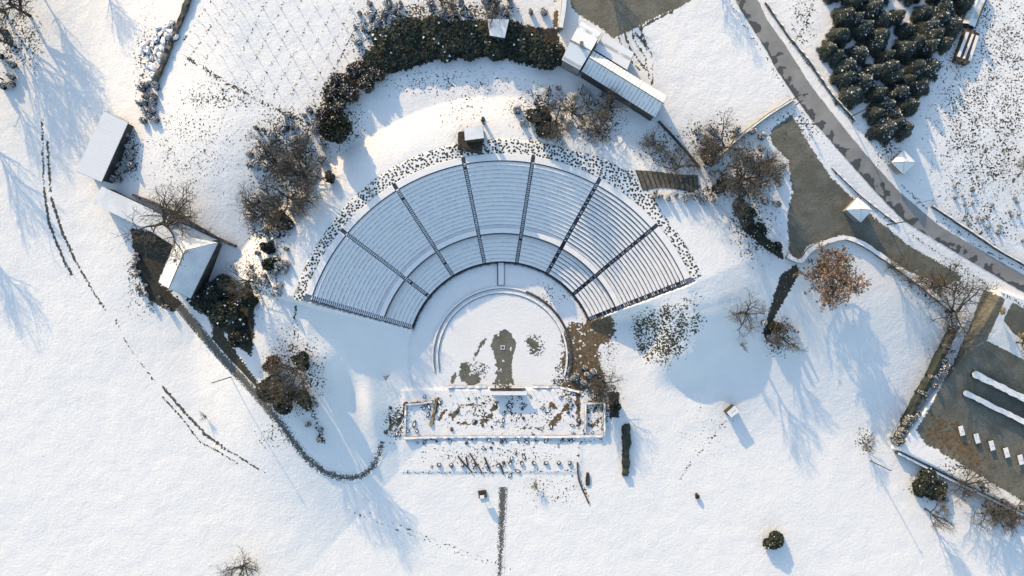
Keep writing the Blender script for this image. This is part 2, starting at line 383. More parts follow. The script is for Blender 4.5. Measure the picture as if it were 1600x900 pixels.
# tufts and litter speckle (density)
def blob(c, rx, ry, k): MX(tuft, 1 - ss(.3, 1.25, np.hypot((IU - c[0]) / rx, (IV - c[1]) / ry)), k)
for q in (((445, 240), 75, 90, .95), ((420, 340), 45, 75, .95), ((520, 190), 60, 60, .8), ((590, 60), 60, 70, .8), ((700, 20), 140, 26, .85), ((850, 175), 70, 55, .75), ((930, 190), 60, 50, .75),
          ((1040, 230), 60, 45, .6), ((1110, 215), 60, 45, .7), ((1160, 270), 70, 60, .85), ((1050, 515), 50, 50, .5), ((955, 555), 14, 70, .55), ((900, 590), 55, 45, .95), ((860, 460), 40, 30, .5),
          ((300, 230), 100, 100, .45), ((350, 150), 90, 35, .6), ((1540, 180), 120, 230, .62), ((1560, 90), 90, 150, .62), ((1545, 340), 80, 60, .55), ((1255, 30), 25, 60, .6),
          ((620, 660), 30, 36, .8), ((790, 640), 170, 42, .55), ((770, 715), 140, 30, .45), ((860, 765), 60, 35, .45), ((740, 580), 42, 25, .75), ((835, 540), 25, 28, .75), ((785, 600), 25, 14, .8),
          ((1350, 690), 18, 30, .75), ((1215, 525), 30, 40, .8), ((1450, 760), 45, 28, .8), ((1530, 735), 90, 25, .7), ((1470, 440), 70, 45, .75), ((1300, 420), 55, 40, .7), ((230, 110), 28, 120, .6),
          ((205, 240), 22, 55, .8), ((215, 430), 25, 60, .6), ((240, 480), 60, 25, .5), ((460, 580), 60, 85, .75), ((400, 440), 50, 60, .7), ((1175, 350), 50, 70, .7), ((700, 130), 150, 30, .5), ((720, 160), 60, 50, .35),
          ((30, 60), 50, 80, .7), ((1100, 300), 60, 20, .7), ((1470, 560), 40, 60, .25), ((1240, 200), 60, 40, .6), ((1390, 240), 30, 30, .6), ((430, 680), 40, 30, .5), ((940, 620), 40, 60, .8), ((1100, 680), 60, 60, .25)):
    blob(*q)
MX(tuft, polymask(IU, IV, [(985, 492), (1092, 458), (1102, 500), (1066, 560), (1040, 575), (1008, 570), (990, 540)], 9), .88)
# vine rows
for k in range(12):
    x0 = 262 + k * 27.5
    MX(tuft, linemask(IU, IV, [(x0, 150 if k > 2 else 100), (x0 + 85, -25)], 1.8, 3), .74)
# rings of tufts beside lines
for pts, h_, k in (([(295, 92), (345, 125), (400, 155), (440, 175), (485, 195)], 4, 1.0), ([(555, 45), (535, 85), (515, 120), (495, 160)], 2, 1.05), ([(1345, 0), (1325, 40), (1250, 60), (1245, 20)], 1, .5),
                   ([(1205, 20), (1245, 75), (1300, 150), (1345, 205), (1385, 245)], 1.3, 1.0), ([(1285, 215), (1240, 160), (1200, 95), (1150, 20), (1135, -10)], 1.2, 1.0),
                   ([(1300, 262), (1350, 315), (1420, 365), (1520, 430), (1600, 478)], 1.4, 1.05), ([(1410, 290), (1470, 345), (1540, 392), (1620, 432)], 1.5, 1.1), ([(1545, 0), (1520, 60), (1500, 130), (1470, 200), (1450, 290)], 1.2, .95),
                   ([(1450, 265), (1500, 280), (1600, 300)], 1.2, .9), ([(1335, 50), (1300, 60), (1250, 105)], 1, .4), ([(632, 738), (690, 738), (760, 739), (905, 735)], 1.6, .98), ([(630, 685), (760, 688), (945, 690)], 1.5, .85),
                   ([(1275, -10), (1262, 30), (1245, 62)], 2, 1.05), ([(1063, 748), (1080, 720), (1105, 695), (1130, 660)], 2, .95), ([(462, 480), (460, 530), (470, 560)], 2, 1.1), ([(480, 620), (505, 690)], 4, .9), ([(905, 690), (903, 740), (922, 785)], 2, .9)):
    MX(tuft, linemask(IU, IV, pts, h_, 3), k)
# tyre tracks in the snow
TR = [([(66, 185), (67, 240), (69, 300)], 1.5, .74), ([(69, 300), (77, 350), (100, 408), (112, 428)], 1.9, .92), ([(74, 222), (79, 300)], 1.8, .78), ([(80, 308), (97, 362), (118, 408)], 1.9, .92), ([(118, 408), (145, 455), (165, 485)], 1.4, .8),
      ([(180, 500), (200, 540), (245, 600)], 1.2, .66), ([(255, 605), (285, 640), (322, 680), (350, 700)], 2, .86), ([(255, 622), (282, 650), (312, 690), (335, 702)], 1.3, .78), ([(350, 700), (380, 718), (415, 740)], 1.4, .72), ([(335, 702), (372, 724)], 1.0, .8),
      ([(575, 800), (690, 848), (800, 890)], 1.2, .5), ([(545, 798), (600, 820), (680, 850), (760, 880)], 1.2, .5),
      ([(985, 20), (990, 60), (1008, 90), (1015, 125)], 1.25, .85), ([(970, 40), (985, 75), (1010, 110)], 1.25, .85), ([(978, 32), (1000, 60), (1012, 78)], 1.25, .85), ([(965, 55), (975, 85), (1000, 110)], 1.25, .8), ([(1003, 38), (1002, 60), (1012, 76)], 1.25, .85), ([(1020, 100), (1019, 130)], 1.25, .8),
      ([(1070, 5), (1000, 45)], 1.25, .9), ([(1052, 18), (1010, 36)], 1.25, .9), ([(995, 35), (1020, 90)], 1.25, .8)]
for pts, h_, k in TR: MX(track, linemask(IU, IV, pts, h_ * 1.25, 1.6), min(1, k * 1.12))
tuft *= np.clip(.25 + 1.5 * fbm(IU / 13 + 40, IV / 13, 4), .3, 1.15)
pr_, th_ = np.hypot(IU - 785, IV - 560), 0
tuft[(pr_ < 96) & (tuft < .5)] *= .2
me = bpy.data.meshes.new('ground')
V3 = np.stack([X, Y, Z], -1).reshape(-1, 3)
ii = np.arange(nx * ny).reshape(ny, nx)
F4 = np.stack([ii[:-1, :-1], ii[:-1, 1:], ii[1:, 1:], ii[1:, :-1]], -1).reshape(-1, 4)
me.vertices.add(len(V3)); me.vertices.foreach_set('co', V3.ravel())
me.loops.add(F4.size); me.loops.foreach_set('vertex_index', F4.ravel())
me.polygons.add(len(F4)); me.polygons.foreach_set('loop_start', np.arange(0, F4.size, 4)); me.polygons.foreach_set('loop_total', np.full(len(F4), 4))
me.update(calc_edges=True); me.polygons.foreach_set('use_smooth', np.ones(len(F4), bool))
for nme, a in (('bare', bare), ('brown', brown), ('dark', dark), ('tuft', tuft), ('track', track)):
    at = me.attributes.new(nme, 'FLOAT', 'POINT'); at.data.foreach_set('value', a.ravel().astype(np.float32))
me.materials.append(M['ground']); gro = bpy.data.objects.new('ground', me); COL.objects.link(gro); struct(gro)

# ------------------------------------------------------------------ ROADS AND PATHS (sheets draped on the ground)
def resample(pts, n):
    p = np.array(pts, float); d = np.r_[0, np.cumsum(np.hypot(*np.diff(p, axis=0).T))]; t = np.linspace(0, d[-1], n)
    out = np.c_[np.interp(t, d, p[:, 0]), np.interp(t, d, p[:, 1])]
    for _ in range(3): out[1:-1] = (out[:-2] + 2 * out[1:-1] + out[2:]) / 4
    return out
def ribbon(name, left, right, m, n=160, k=10, lift=.05):
    L = resample(left, n); Rr = resample(right, n); V = []; ac = []; al = []
    for i in range(n):
        for j in range(k + 1):
            q = L[i] + (Rr[i] - L[i]) * j / k; g = G(q[0], q[1]); V.append((g.x, g.y, g.z + lift)); ac.append(2 * j / k - 1); al.append(i / n)
    F = [(i * (k + 1) + j, (i + 1) * (k + 1) + j, (i + 1) * (k + 1) + j + 1, i * (k + 1) + j + 1) for i in range(n - 1) for j in range(k)]
    me = bpy.data.meshes.new(name); me.from_pydata(V, [], [f[::-1] for f in F]); me.materials.append(M[m])
    a = me.attributes.new('across', 'FLOAT', 'POINT'); a.data.foreach_set('value', ac); a = me.attributes.new('along', 'FLOAT', 'POINT'); a.data.foreach_set('value', al)
    me.polygons.foreach_set('use_smooth', [True] * len(F)); o = bpy.data.objects.new(name, me); COL.objects.link(o)
    if o.data.polygons[0].normal.z < 0: me.flip_normals()
    return struct(o)
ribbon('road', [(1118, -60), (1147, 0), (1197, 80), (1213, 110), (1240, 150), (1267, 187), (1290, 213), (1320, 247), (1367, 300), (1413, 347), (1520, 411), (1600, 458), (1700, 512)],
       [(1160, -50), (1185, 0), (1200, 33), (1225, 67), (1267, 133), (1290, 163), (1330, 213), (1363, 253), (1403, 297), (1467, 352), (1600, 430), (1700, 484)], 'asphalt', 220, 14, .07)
def side(pts, wd):
    p = resample(pts, 60); d = np.gradient(p, axis=0); nn = np.c_[-d[:, 1], d[:, 0]]; nn /= np.linalg.norm(nn, axis=1)[:, None]
    return p + nn * wd / 2, p - nn * wd / 2
l, r_ = side([(280, 478), (310, 515), (350, 562), (400, 615), (440, 665), (475, 712), (505, 738), (535, 748), (565, 746), (585, 730), (593, 708), (598, 690)], 15)
ribbon('path', l, r_, 'path', 150, 6, .08)
ribbon('gravel_path', [(779, 761), (777, 830), (772, 960)], [(793, 761), (790, 830), (785, 960)], 'path2', 80, 6, .06)

# ------------------------------------------------------------------ THE THEATRE
TC = Vector(((CX - 800) * S, (450 - CY) * S, 0))
theatre = empty('roman_theatre', TC, 0, 'half-round open-air stone theatre with snow-covered curved seat rows and stairways', 'theatre')
STAIR = [161.6, 140.7, 121.4, 100.7, 81.1, 61.6, 41.1, 23.3]
def polar(r, th, z): return (r * math.cos(R(th)), r * math.sin(R(th)), z)
rin, rdia, rout = R_IN * S, R_DIA * S, R_OUT * S
DLO = (rdia - rin) / N_LO; DIAW = 1.5; DUP = (rout - rdia - DIAW) / N_UP
def rowlist(which):
    rows = []
    if which == 'lower':
        for i in range(N_LO): rows.append((rin + i * DLO, rin + (i + 1) * DLO, Z0 + RISE * (i + (1 if i else .9))))
    else:
        rows.append((rdia, rdia + DIAW, Z0 + RISE * (N_LO + 2) + .42))
        for i in range(N_UP): rows.append((rdia + DIAW + i * DUP, rdia + DIAW + (i + 1) * DUP, Z0 + RISE * (N_LO + 2 + i) + .1))
    return rows
SW = .50   # half stair width
def sweep(mb, a0, a1, prof_fn, insets, m_fn, step=.8):
    n = max(2, int(abs(a1 - a0) / step)); rows = []
    for i in range(n + 1):
        rows.append(prof_fn(i / n))
    k = len(rows[0]); V = []
    for i, pr in enumerate(rows):
        for (r, z) in pr:
            ins = math.degrees(insets / r) if insets else 0
            th = (a0 - ins) + ((a1 + ins) - (a0 - ins)) * i / n
            V.append(polar(r, th, z))
    F = []; Ms = []
    o = len(mb.v); mb.v.extend(V)
    for i in range(n):
        for j in range(k - 1):
            mb.f.append((o + i * k + j, o + i * k + j + 1, o + (i + 1) * k + j + 1, o + (i + 1) * k + j)); mb.m.append(m_fn(j))
    # end caps down to ground
    return n, k, o
def seatbank(a0, a1, which, first, idx):
    mb = MB(); rows = rowlist(which); am = (a0 + a1) / 2
    strip0 = .0 + .115 * float(ss(85, 45, am))
    zprev = 0.05 if which == 'lower' else Z0 + RISE * N_LO
    for ri, (r0, r1, z) in enumerate(rows):
        def prof(t, r0=r0, r1=r1, z=z, zp=zprev, ri=ri):
            th = a0 + (a1 - a0) * t
            jt = .5 + .9 * float(vnoise(np.array(th * .55 + 7 * ri), np.array(ri * 3.7 + 5 * idx)))
            st = strip0 * jt; sn = .05 + .06 * float(vnoise(np.array(th * .3), np.array(ri * 1.7)))
            if ri == 0: st = .20 if which == 'upper' else .08
            return [(r0 + .0, zp - .5), (r0, z), (r0 + st, z + .003), (r0 + st + .06, z + sn), (r1 - .10, z + sn + .03), (r1 - .03, z + sn), (r1 + .01, z + .02)]
        sweep(mb, a0, a1, prof, SW, (lambda j: 2 if j < 2 else 0) if ri == 0 else (lambda j: 1 if j < 2 else 0))
        zprev = z
    # closing side walls
    for a, sg in ((a0, -1), (a1, 1)):
        for (r0, r1, z) in rows:
            aa = a + (math.degrees(-SW / r0) if a == a0 else math.degrees(SW / r0))
            p = [polar(r0, aa, z - 1.4), polar(r1, aa, z - 1.4), polar(r1, aa, z), polar(r0, aa, z)]
            mb.add(p, [(0, 1, 2, 3)], 1)
    o = mb.build('seat_bank', ['snow', 'dusted_stone' if am > 66 else 'dark_stone', 'dark_stone'], theatre); return o
for i in range(7):
    a0, a1 = STAIR[i], STAIR[i + 1]
    seatbank(a0, a1, 'lower', i == 0, i); seatbank(a0, a1, 'upper', i == 0, i + 9)
def zstep(r):      # smooth seat height at radius r
    return Z0 + .1 + (RISE * (N_LO + N_UP + 2)) * (r - rin) / (rout - rin)
for si, a in enumerate(STAIR):
    mb = MB(); ns = 52; dr = (rout + .3 - rin) / ns; c, s_ = math.cos(R(a)), math.sin(R(a)); tz = -.18
    sidew = SW - .04 if 0 < si < 7 else SW + .30
    for k in range(ns):
        r0 = rin + k * dr; z = zstep(r0) - .22
        P = []
        for (rr, hwid) in ((r0, -1), (r0 + dr, -1), (r0 + dr, 1), (r0, 1)):
            P.append(Vector((rr * c - hwid * sidew * s_, rr * s_ + hwid * sidew * c, z)))
        B = [p - Vector((0, 0, .9)) for p in P]
        mb.prism(B, P, 1)
        # snow lying on the tread, patchy
        if random.random() < (.97 if si < 5 else .5):
            f0 = (.30, .30, .32, .36, .42, .5, .6, .55)[si]; f1 = .97; cov = (.95, .9, .9, .85, .8, .7, .6, .6)[si]; h0 = -cov * random.uniform(.7, 1); h1 = cov * random.uniform(.7, 1)
            Q = [Vector(((r0 + f * dr) * c - hh * sidew * s_, (r0 + f * dr) * s_ + hh * sidew * c, z + .002)) for f, hh in ((f0, h0), (f1, h0), (f1, h1), (f0, h1))]
            mb.prism(Q, [q + Vector((0, 0, .06)) for q in Q], 0)
    mb.build('stairway', ['snow', 'step_stone'], theatre)
# rim walk: broad snow-covered top step, in bays between the stairs
for i in range(7):
    mb = MB(); zr = H_RIM + .12
    sweep(mb, STAIR[i], STAIR[i + 1], lambda t: [(rout + .02, zr - 1.4), (rout + .02, zr), (rout + .16, zr + .01), (rout + .2, zr + .09), (rout + 1.75, zr + .1), (rout + 1.85, zr - .02), (rout + 1.85, zr - .6)], .5, lambda j: 0 if j in (2, 3, 4) else 1)
    mb.build('rim_step', ['snow', 'dark_stone'], theatre)
# front parapet kerb and orchestra ring kerb
mb = MB(); sweep(mb, 162, 23, lambda t: [(rin - .28, -.6), (rin - .28, .14 + .1 * t), (rin - .02, .15 + .1 * t), (rin - .02, .0)], 0, lambda j: 1 if j != 1 else 1, 1)
mb.build('front_kerb', ['snow', 'dark_stone'], theatre)
rk = 99 * S
mb = MB()
def kp(off):
    def f(t):
        e = .22 + .1 * float(vnoise(np.array(t * 40), np.array(off)))
        return [(rk + off, -.5), (rk + off, e), (rk + off + .12, e + .01), (rk + off + .16, e + .06), (rk + off + .55, e + .06), (rk + off + .62, e), (rk + off + .62, -.5)]
    return f
for off in (0, 1.25):
    sweep(mb, 192, 70, kp(off), 0, lambda j: 0 if j in (2, 3, 4) else 1, 1); sweep(mb, 70, -17, kp(off), 0, (lambda j: 0 if j in (2, 3, 4) else 1) if off == 0 else (lambda j: 1), 1)
ko = mb.build('orchestra_kerb', ['snow', 'dark_stone'], theatre); ko.location = (0, -.3, 0)
# walkway slab from the ring to the front seats
mb = MB(); th = R(90.0)
x0, x1, y0, y1 = -1.3, .6, rk + 1.9, rin - .3
mb.prism([(x0, y0, -.3), (x1, y0, -.3), (x1, y1, -.3), (x0, y1, -.3)], [(x0, y0, .28), (x1, y0, .28), (x1, y1, .28), (x0, y1, .28)], 1); mb.prism([(x0 + .28, y0 + .1, .2), (x1 - .12, y0 + .1, .2), (x1 - .12, y1, .2), (x0 + .28, y1, .2)], [(x0 + .28, y0 + .1, .40), (x1 - .12, y0 + .1, .40), (x1 - .12, y1, .40), (x0 + .28, y1, .40)], 0); mb.build('walkway_slab', ['snow', 'dark_stone'], theatre)

# paved ring behind the seats
mb = MB(); zr = H_RIM + .16
def ringprof(t):
    th = 163.5 + (23 - 163.5) * t
    wd = 2.6 + 1.0 * float(ss(150, 120, th)) * float(ss(40, 60, th)) + 1.3 * float(ss(72, 62, th)) * float(ss(40, 50, th))
    out = []
    for j in range(7): 
        r = rout + 1.9 + wd * j / 6; x, y, _ = polar(r, th, 0); zz = float(hw(x + TC.x, y + TC.y))
        out.append((r, max(zz + .06, H_RIM + .06 - .25 * (j == 6))))
    out.append((out[-1][0] + .02, out[-1][1] - .4)); return out
sweep(mb, 163.5, 23, ringprof, 0, lambda j: 0, 1.0)
o = mb.build('paving', ['cobble'], None, True); o.location = TC; struct(o)
# paved fan by the ramp
pts = [(950, 262), (990, 265), (1005, 298), (1000, 320), (985, 318), (955, 290), (930, 272)]
def sheet(name, pts, m, lift=.07, n=26):
    us = [p[0] for p in pts]; vv = [p[1] for p in pts]; U, W = np.meshgrid(np.linspace(min(us), max(us), n), np.linspace(min(vv), max(vv), n))
    mk = polymask(U, W, pts, .5) > .5; V = []; F = []
    for a, b in zip(U.ravel(), W.ravel()): g = G(a, b); V.append((g.x, g.y, g.z + lift))
    for i in range(n - 1):
        for j in range(n - 1):
            if mk[i, j] and mk[i + 1, j] and mk[i, j + 1] and mk[i + 1, j + 1]: F.append((i * n + j, (i + 1) * n + j, (i + 1) * n + j + 1, i * n + j + 1))
    mbb = MB(); mbb.add(V, F); o = mbb.build(name, [m], None, True); return struct(o)
sheet('paving', pts, 'cobble', .10)

# stepped ramp at the right end of the ring
root = empty('stepped_ramp', G(1045, 284), 0, 'ramp of broad olive steps edged with dark boards leading off the paved ring', 'steps')
top = resample([(993, 266), (1020, 267), (1050, 272), (1090, 274)], 13); bot = resample([(1005, 298), (1030, 292), (1060, 296), (1092, 302)], 13)
mbs = MB(); mbr = MB()
for i in range(12):
    q = [G(*top[i]), G(*top[i + 1]), G(*bot[i + 1]), G(*bot[i])]; P = [Vector((p.x, p.y, p.z + .14)) - root.location for p in q]; mbs.prism([p - Vector((0, 0, 1.2)) for p in P][::-1], P[::-1], 0)
    a, b = P[0], P[3]; mbr.tube(a + Vector((0, 0, .06)), b + Vector((0, 0, .06)), .13, .13, 6)
M['step_soil'] = two('step_soil', (.09, .085, .07), (.15, .14, .11), 1.2)
mbs.build('tread', ['step_soil'], root); mbr.build('edging_board', ['dark_wood'], root)

# ------------------------------------------------------------------ BUILDINGS
def rel(root, p): return Vector(p) - root.location
def building(name, label, cat, corners, eave, ridge=None, rise=0, wallm='dark_wall', roofm='snow_roof', over=.35, hip=None, thick=.22, apex=None):
    """corners: roof corners as seen in the photo at eave height above ground"""
    cg = sum((G(*c, eave) for c in corners), Vector()) / len(corners); gz = cg.z; ze = gz + eave
    root = empty(name, (cg.x, cg.y, gz), 0, label, cat)
    C = [rel(root, A(c[0], c[1], ze)) for c in corners]
    cen = sum(C, Vector()) / len(C)
    Wt = [cen + (c - cen) * (1 - over / max((c - cen).length, 1e-3) * 1.3) for c in C]
    mb = MB(); mb.prism([Vector((p.x, p.y, -2.5)) for p in Wt], [Vector((p.x, p.y, eave - .02)) for p in Wt]); mb.build('wall', [wallm], root)
    roofs = MB(); snow = MB()
    if ridge:
        Rg = [rel(root, A(c[0], c[1], ze + rise)) for c in ridge]
        # ridge[0] belongs to edge corners[0]-corners[3], ridge[1] to corners[1]-corners[2] -> faces
        mb = MB(); mb.tube(Rg[0] + Vector((0, 0, .12)), Rg[1] + Vector((0, 0, .12)), .13, .13, 6, 0, True); mb.build('ridge_cap', ['stone'], root)
        faces = [[C[0], C[1], Rg[1], Rg[0]], [C[2], C[3], Rg[0], Rg[1]], [C[3], C[0], Rg[0]], [C[1], C[2], Rg[1]]]
    elif apex:
        ap = rel(root, A(apex[0], apex[1], ze + rise)); faces = [[C[i], C[(i + 1) % len(C)], ap] for i in range(len(C))]
    else: faces = [C]
    for f in faces:
        f = [Vector(p) for p in f]; nrm = (f[1] - f[0]).cross(f[2] - f[0])
        if nrm.z < 0: f = f[::-1]
        roofs.prism([p - Vector((0, 0, thick)) for p in f], f, 0)
        fc = sum(f, Vector()) / len(f)
        g = [fc + (p - fc) * (1 - .10 / max((p - fc).length, .1)) for p in f]
        snow.prism([p + Vector((0, 0, .004)) for p in g], [p + Vector((0, 0, .16)) for p in g], 0)
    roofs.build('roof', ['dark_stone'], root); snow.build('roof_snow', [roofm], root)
    return root
M['rib_long'] = ribroof('rib_snow_long', (math.cos(R(-31.5)), math.sin(R(-31.5)), 0), .95, (.72, .70, .68), (.33, .32, .31))
M['rib_cross'] = ribroof('rib_snow_cross', (math.cos(R(61)), math.sin(R(61)), 0), 4.2, (.77, .75, .72), (.42, .40, .38))
M['rib_shed'] = ribroof('rib_snow_shed', (math.cos(R(63)), math.sin(R(63)), 0), .8, (.72, .70, .68), (.63, .62, .60))
shed = building('long_shed', 'long flat-roofed shed with even snow roof at the far left of the photo', 'shed', [(163, 173), (201, 191), (159, 285), (119, 268)], 4.2, roofm='rib_shed', wallm='dark_wall')
low = building('low_outbuilding', 'long low outbuilding with plain snow roof running under the leafless tree', 'outbuilding', [(159, 291), (340, 375), (277, 388), (240, 364), (145, 318)], 3.2)
barn = building('hipped_house', 'house with hipped snow roof streaked by tree shadows beside the dark yard', 'house', [(248, 441), (279, 367), (341, 379), (298, 467)], 4.8, ridge=[(264, 451), (290, 391)], rise=4.2, wallm='dark_wall')
fh1 = building('farmhouse', 'tall house with broad single snow roof at the yard end of the barn', 'house', [(907, 33), (940, 51), (906, 110), (877, 94)], 6.0, ridge=[(891, 63), (924, 80)], rise=.8, wallm='plaster', roofm='rib_cross')
barn2 = building('long_barn', 'long gabled barn with ribbed snow roof above the theatre slope', 'barn', [(926, 79), (1043, 151), (1024, 184), (908, 111)], 4.6, ridge=[(920, 90), (1037, 162)], rise=2.4, wallm='dark_wall', roofm='rib_long')
annex = building('barn_annex', 'lean-to annex with lined snow roof on the yard side of the barn', 'annex', [(943, 53), (991, 83), (980, 110), (928, 78)], 4.0, wallm='dark_wall', roofm='rib_cross')
hutg = building('garden_shed', 'small square snow-roofed shed half buried in the dark evergreen belt', 'shed', [(761, 30), (796, 30), (789, 60), (765, 56)], 4.4, wallm='dark_wall', roofm='snow_roof')
hutA = building('pyramid_hut', 'square hut with pyramid snow roof standing on the bare olive lot', 'hut', [(1340, 308), (1363, 328), (1344.5, 348), (1321.6, 328)], 2.6, apex=(1345, 327), rise=1.7, wallm='plaster')
hutB = building('pyramid_hut', 'square hut with pyramid snow roof across the road beside the conifers', 'hut', [(1411, 234), (1431, 254), (1411, 273), (1392, 254)], 2.6, apex=(1412, 253), rise=1.7, wallm='plaster')
for h_ in (hutA, hutB):
    mb = MB(); mb.box((-1.1, -1.15, 1.0), (.9, .14, 2.0), R(-45)); mb.build('door', ['dark_wood'], h_)
tower = building('control_hut', 'dark hut with flat snow roof above the top row of seats', 'hut', [(724.7, 200), (754.7, 196), (757, 216), (726, 220)], 5.0, wallm='dark_wood', roofm='snow_roof', over=.25)
mb = MB(); mb.prism([(-4.6, -3.6, -1.2), (1.9, -4.6, -1.2), (2.6, 1.8, -1.2), (-4.6, 1.2, -1.2)], [(-4.0, -2.4, 1.6), (1.4, -3.6, 1.6), (2.0, 1.4, 1.6), (-3.9, 1.2, 1.6)]); mb.build('plinth', ['dark_wood'], tower)
kio = building('kiosk', 'small lone kiosk with slanting snow roof on the open snow right of the ruins', 'kiosk', [(1135, 645), (1148, 633), (1157, 642), (1142, 653)], 2.7, wallm='dark_wood', over=.1)
mb = MB(); mb.box((.1, .1, 2.85), (1.5, .08, .10), R(40)); mb.build('roof_batten', ['stone'], kio)
# farm details: gutter pieces and chimney
mb = MB(); mb.box((0, 0, 7.2), (.8, .8, 2.0)); mb.build('chimney', ['stone'], fh1)
mb = MB(); mb.box((-1.5, 1.0, 6.9), (.7, .7, 1.6)); mb.build('chimney', ['stone'], barn)
def wins(b, n, x0, x1, y, z, rz=0): pass

# ------------------------------------------------------------------ WALLS, FENCES, BANKS
def wallthing(name, label, cat, pts, wd, h, m='wall_stone', snow=True, jit=.12, group=None, n=None, capw=.86):
    base = G(*pts[0]); root = empty(name, base, 0, label, cat, group); P = [G(*p) for p in pts]
    L = sum((P[i + 1] - P[i]).length for i in range(len(P) - 1)); n = n or max(3, int(L / .9)); q = resample([(p.x, p.y) for p in P], n)
    d = np.gradient(q, axis=0); nn = np.c_[-d[:, 1], d[:, 0]]; nn /= np.linalg.norm(nn, axis=1)[:, None] + 1e-9; zs = hw(q[:, 0], q[:, 1])
    def sweepbox(mb, half, zlo, zhi, mm):
        V = []; hj = []
        for i in range(n):
            j = random.uniform(-jit, jit); a = half * (1 + random.uniform(-jit, jit)); e = .96 if i in (0, n - 1) else 1
            zz = zs[i] - base.z
            for sg, z in ((-1, zlo), (-1, zhi + j), (1, zhi + j * .7), (1, zlo)):
                V.append((q[i, 0] - base.x + sg * nn[i, 0] * a, q[i, 1] - base.y + sg * nn[i, 1] * a, zz + z))
        F = [(i * 4 + k, i * 4 + (k + 1) % 4, (i + 1) * 4 + (k + 1) % 4, (i + 1) * 4 + k) for i in range(n - 1) for k in range(4)]
        F += [(3, 2, 1, 0), tuple((n - 1) * 4 + k for k in range(4))]
        mb.add(V, F, mm)
    st = random.getstate(); a = MB(); sweepbox(a, wd / 2, -.6, h, 0); a.build('masonry' if 'wall' in name else 'body', [m], root)
    if snow:
        random.setstate(st); a = MB(); sweepbox(a, wd / 2 * capw, h - .15 , h + .14, 0); a.build('snow_cap', ['snow'], root)
    return root
wallthing('stone_wall', 'dark rubble wall with scattered snow along the left edge of the vineyard', 'wall', [(303, -15), (288, 25), (270, 65), (258, 100), (245, 128)], 1.0, 1.3, snow=False, jit=.3)
wallthing('stone_wall', 'snow-capped boundary wall around the lower edge of the olive lot', 'wall', [(1228, 400), (1250, 412), (1262, 390), (1292, 377), (1318, 370), (1345, 380), (1382, 405), (1420, 432), (1455, 460), (1488, 486)], 1.1, .9, capw=.95)
wallthing('stone_wall', 'straight weathered wall with yellowish face below the big snow field by the road', 'wall', [(1236, 158), (1200, 180), (1160, 210), (1135, 233), (1100, 262)], .8, 1.1, 'yellow_wood', capw=.5)
wallthing('stone_wall', 'thin dark wall running down from the barn end to the ramp', 'wall', [(1028, 190), (1058, 222), (1092, 262)], .35, 1.1, 'dark_stone', snow=False)
wallthing('retaining_wall', 'long dark retaining wall carrying the lower edge of the parking terrace', 'wall', [(1398, 706), (1440, 727), (1500, 757), (1560, 786), (1640, 826)], .7, 2.9 - 1.2, 'dark_wall', capw=.8, jit=.03)
wallthing('terrace_wall', 'snow-topped wall along the left side of the parking terrace, upper stretch', 'wall', [(1508, 492), (1490, 525), (1470, 565)], 2.0, .35, 'stone', capw=.95, jit=.04)
wallthing('terrace_wall', 'snow-topped wall along the left side of the parking terrace, lower stretch', 'wall', [(1464, 577), (1435, 630), (1402, 690)], 2.0, .3, 'stone', capw=.95, jit=.04)
wallthing('clipped_hedge', 'dark ragged hedge along the left foot of the parking terrace', 'hedge', [(1486, 510), (1462, 555), (1444, 592), (1418, 640), (1395, 690)], .9, 2.9, 'leaf', snow=False, jit=.35)
wallthing('stone_wall', 'dark retaining wall behind the low outbuilding and hipped house', 'wall', [(210, 305), (270, 330), (345, 375), (370, 385)], .7, 1.2, 'dark_stone', snow=False, jit=.2)
wallthing('brick_wall', 'short upright wall at the top edge by the farm yard', 'wall', [(882, -10), (880, 20), (875, 48)], 1.2, 2.0, 'stone', capw=.9, jit=.02)
wallthing('snow_bank', 'narrow snow-topped kerb bank between the olive lot and the road', 'kerb', [(1300, 262), (1330, 292), (1360, 318), (1400, 348)], .5, .4, 'dark_stone', capw=.9)
wallthing('roadside_wall', 'low dark wall along the far side of the road by the vegetable rows', 'wall', [(1455, 322), (1500, 352), (1560, 392), (1620, 425)], .6, .9, 'wall_stone', capw=.6)
wallthing('roadside_wall', 'thin wall separating the verge from the conifer plantation', 'wall', [(1195, 5), (1230, 55), (1262, 95), (1300, 150), (1335, 190)], .4, .8, 'wall_stone', capw=.5, jit=.3)
# stage ruins
ruin = []
ruin.append(wallthing('stage_wall', 'long low front wall at the edge of the orchestra floor', 'ruin wall', [(700, 604), (760, 604)], 0.74, 0.31, 'wall_stone', jit=.3, capw=.9))
ruin.append(wallthing('stage_wall', 'low front wall right of the screen at the edge of the orchestra', 'ruin wall', [(832, 604), (875, 605), (905, 612)], 0.74, 0.29, 'wall_stone', jit=.3, capw=.8))
wallthing('stage_wall', 'top wall of the small square foundation at the left of the stage ruins', 'ruin wall', [(634, 632), (655, 631), (676, 627)], 0.55, 0.56, 'brown_stone', jit=.3, capw=.7)
wallthing('stage_wall', 'brownish upright wall stub closing the left foundation', 'ruin wall', [(682, 622), (678, 645), (673, 664)], 0.64, 0.39, 'brown_stone', jit=.3, snow=False)
wallthing('stage_wall', 'left side wall of the stage ruins foundation', 'ruin wall', [(634, 634), (633, 680)], 0.46, 0.29, 'stone', jit=.3)
wallthing('stage_wall', 'long straight low wall along the lower edge of the stage ruins', 'ruin wall', [(632, 684), (760, 682), (860, 682), (942, 681)], 0.64, 0.29, 'wall_stone', jit=.3, capw=.85)
wallthing('stage_wall', 'left wall of the small square chamber at the right of the ruins', 'ruin wall', [(915, 630), (914, 676)], 0.46, 0.45, 'stone', jit=.3)
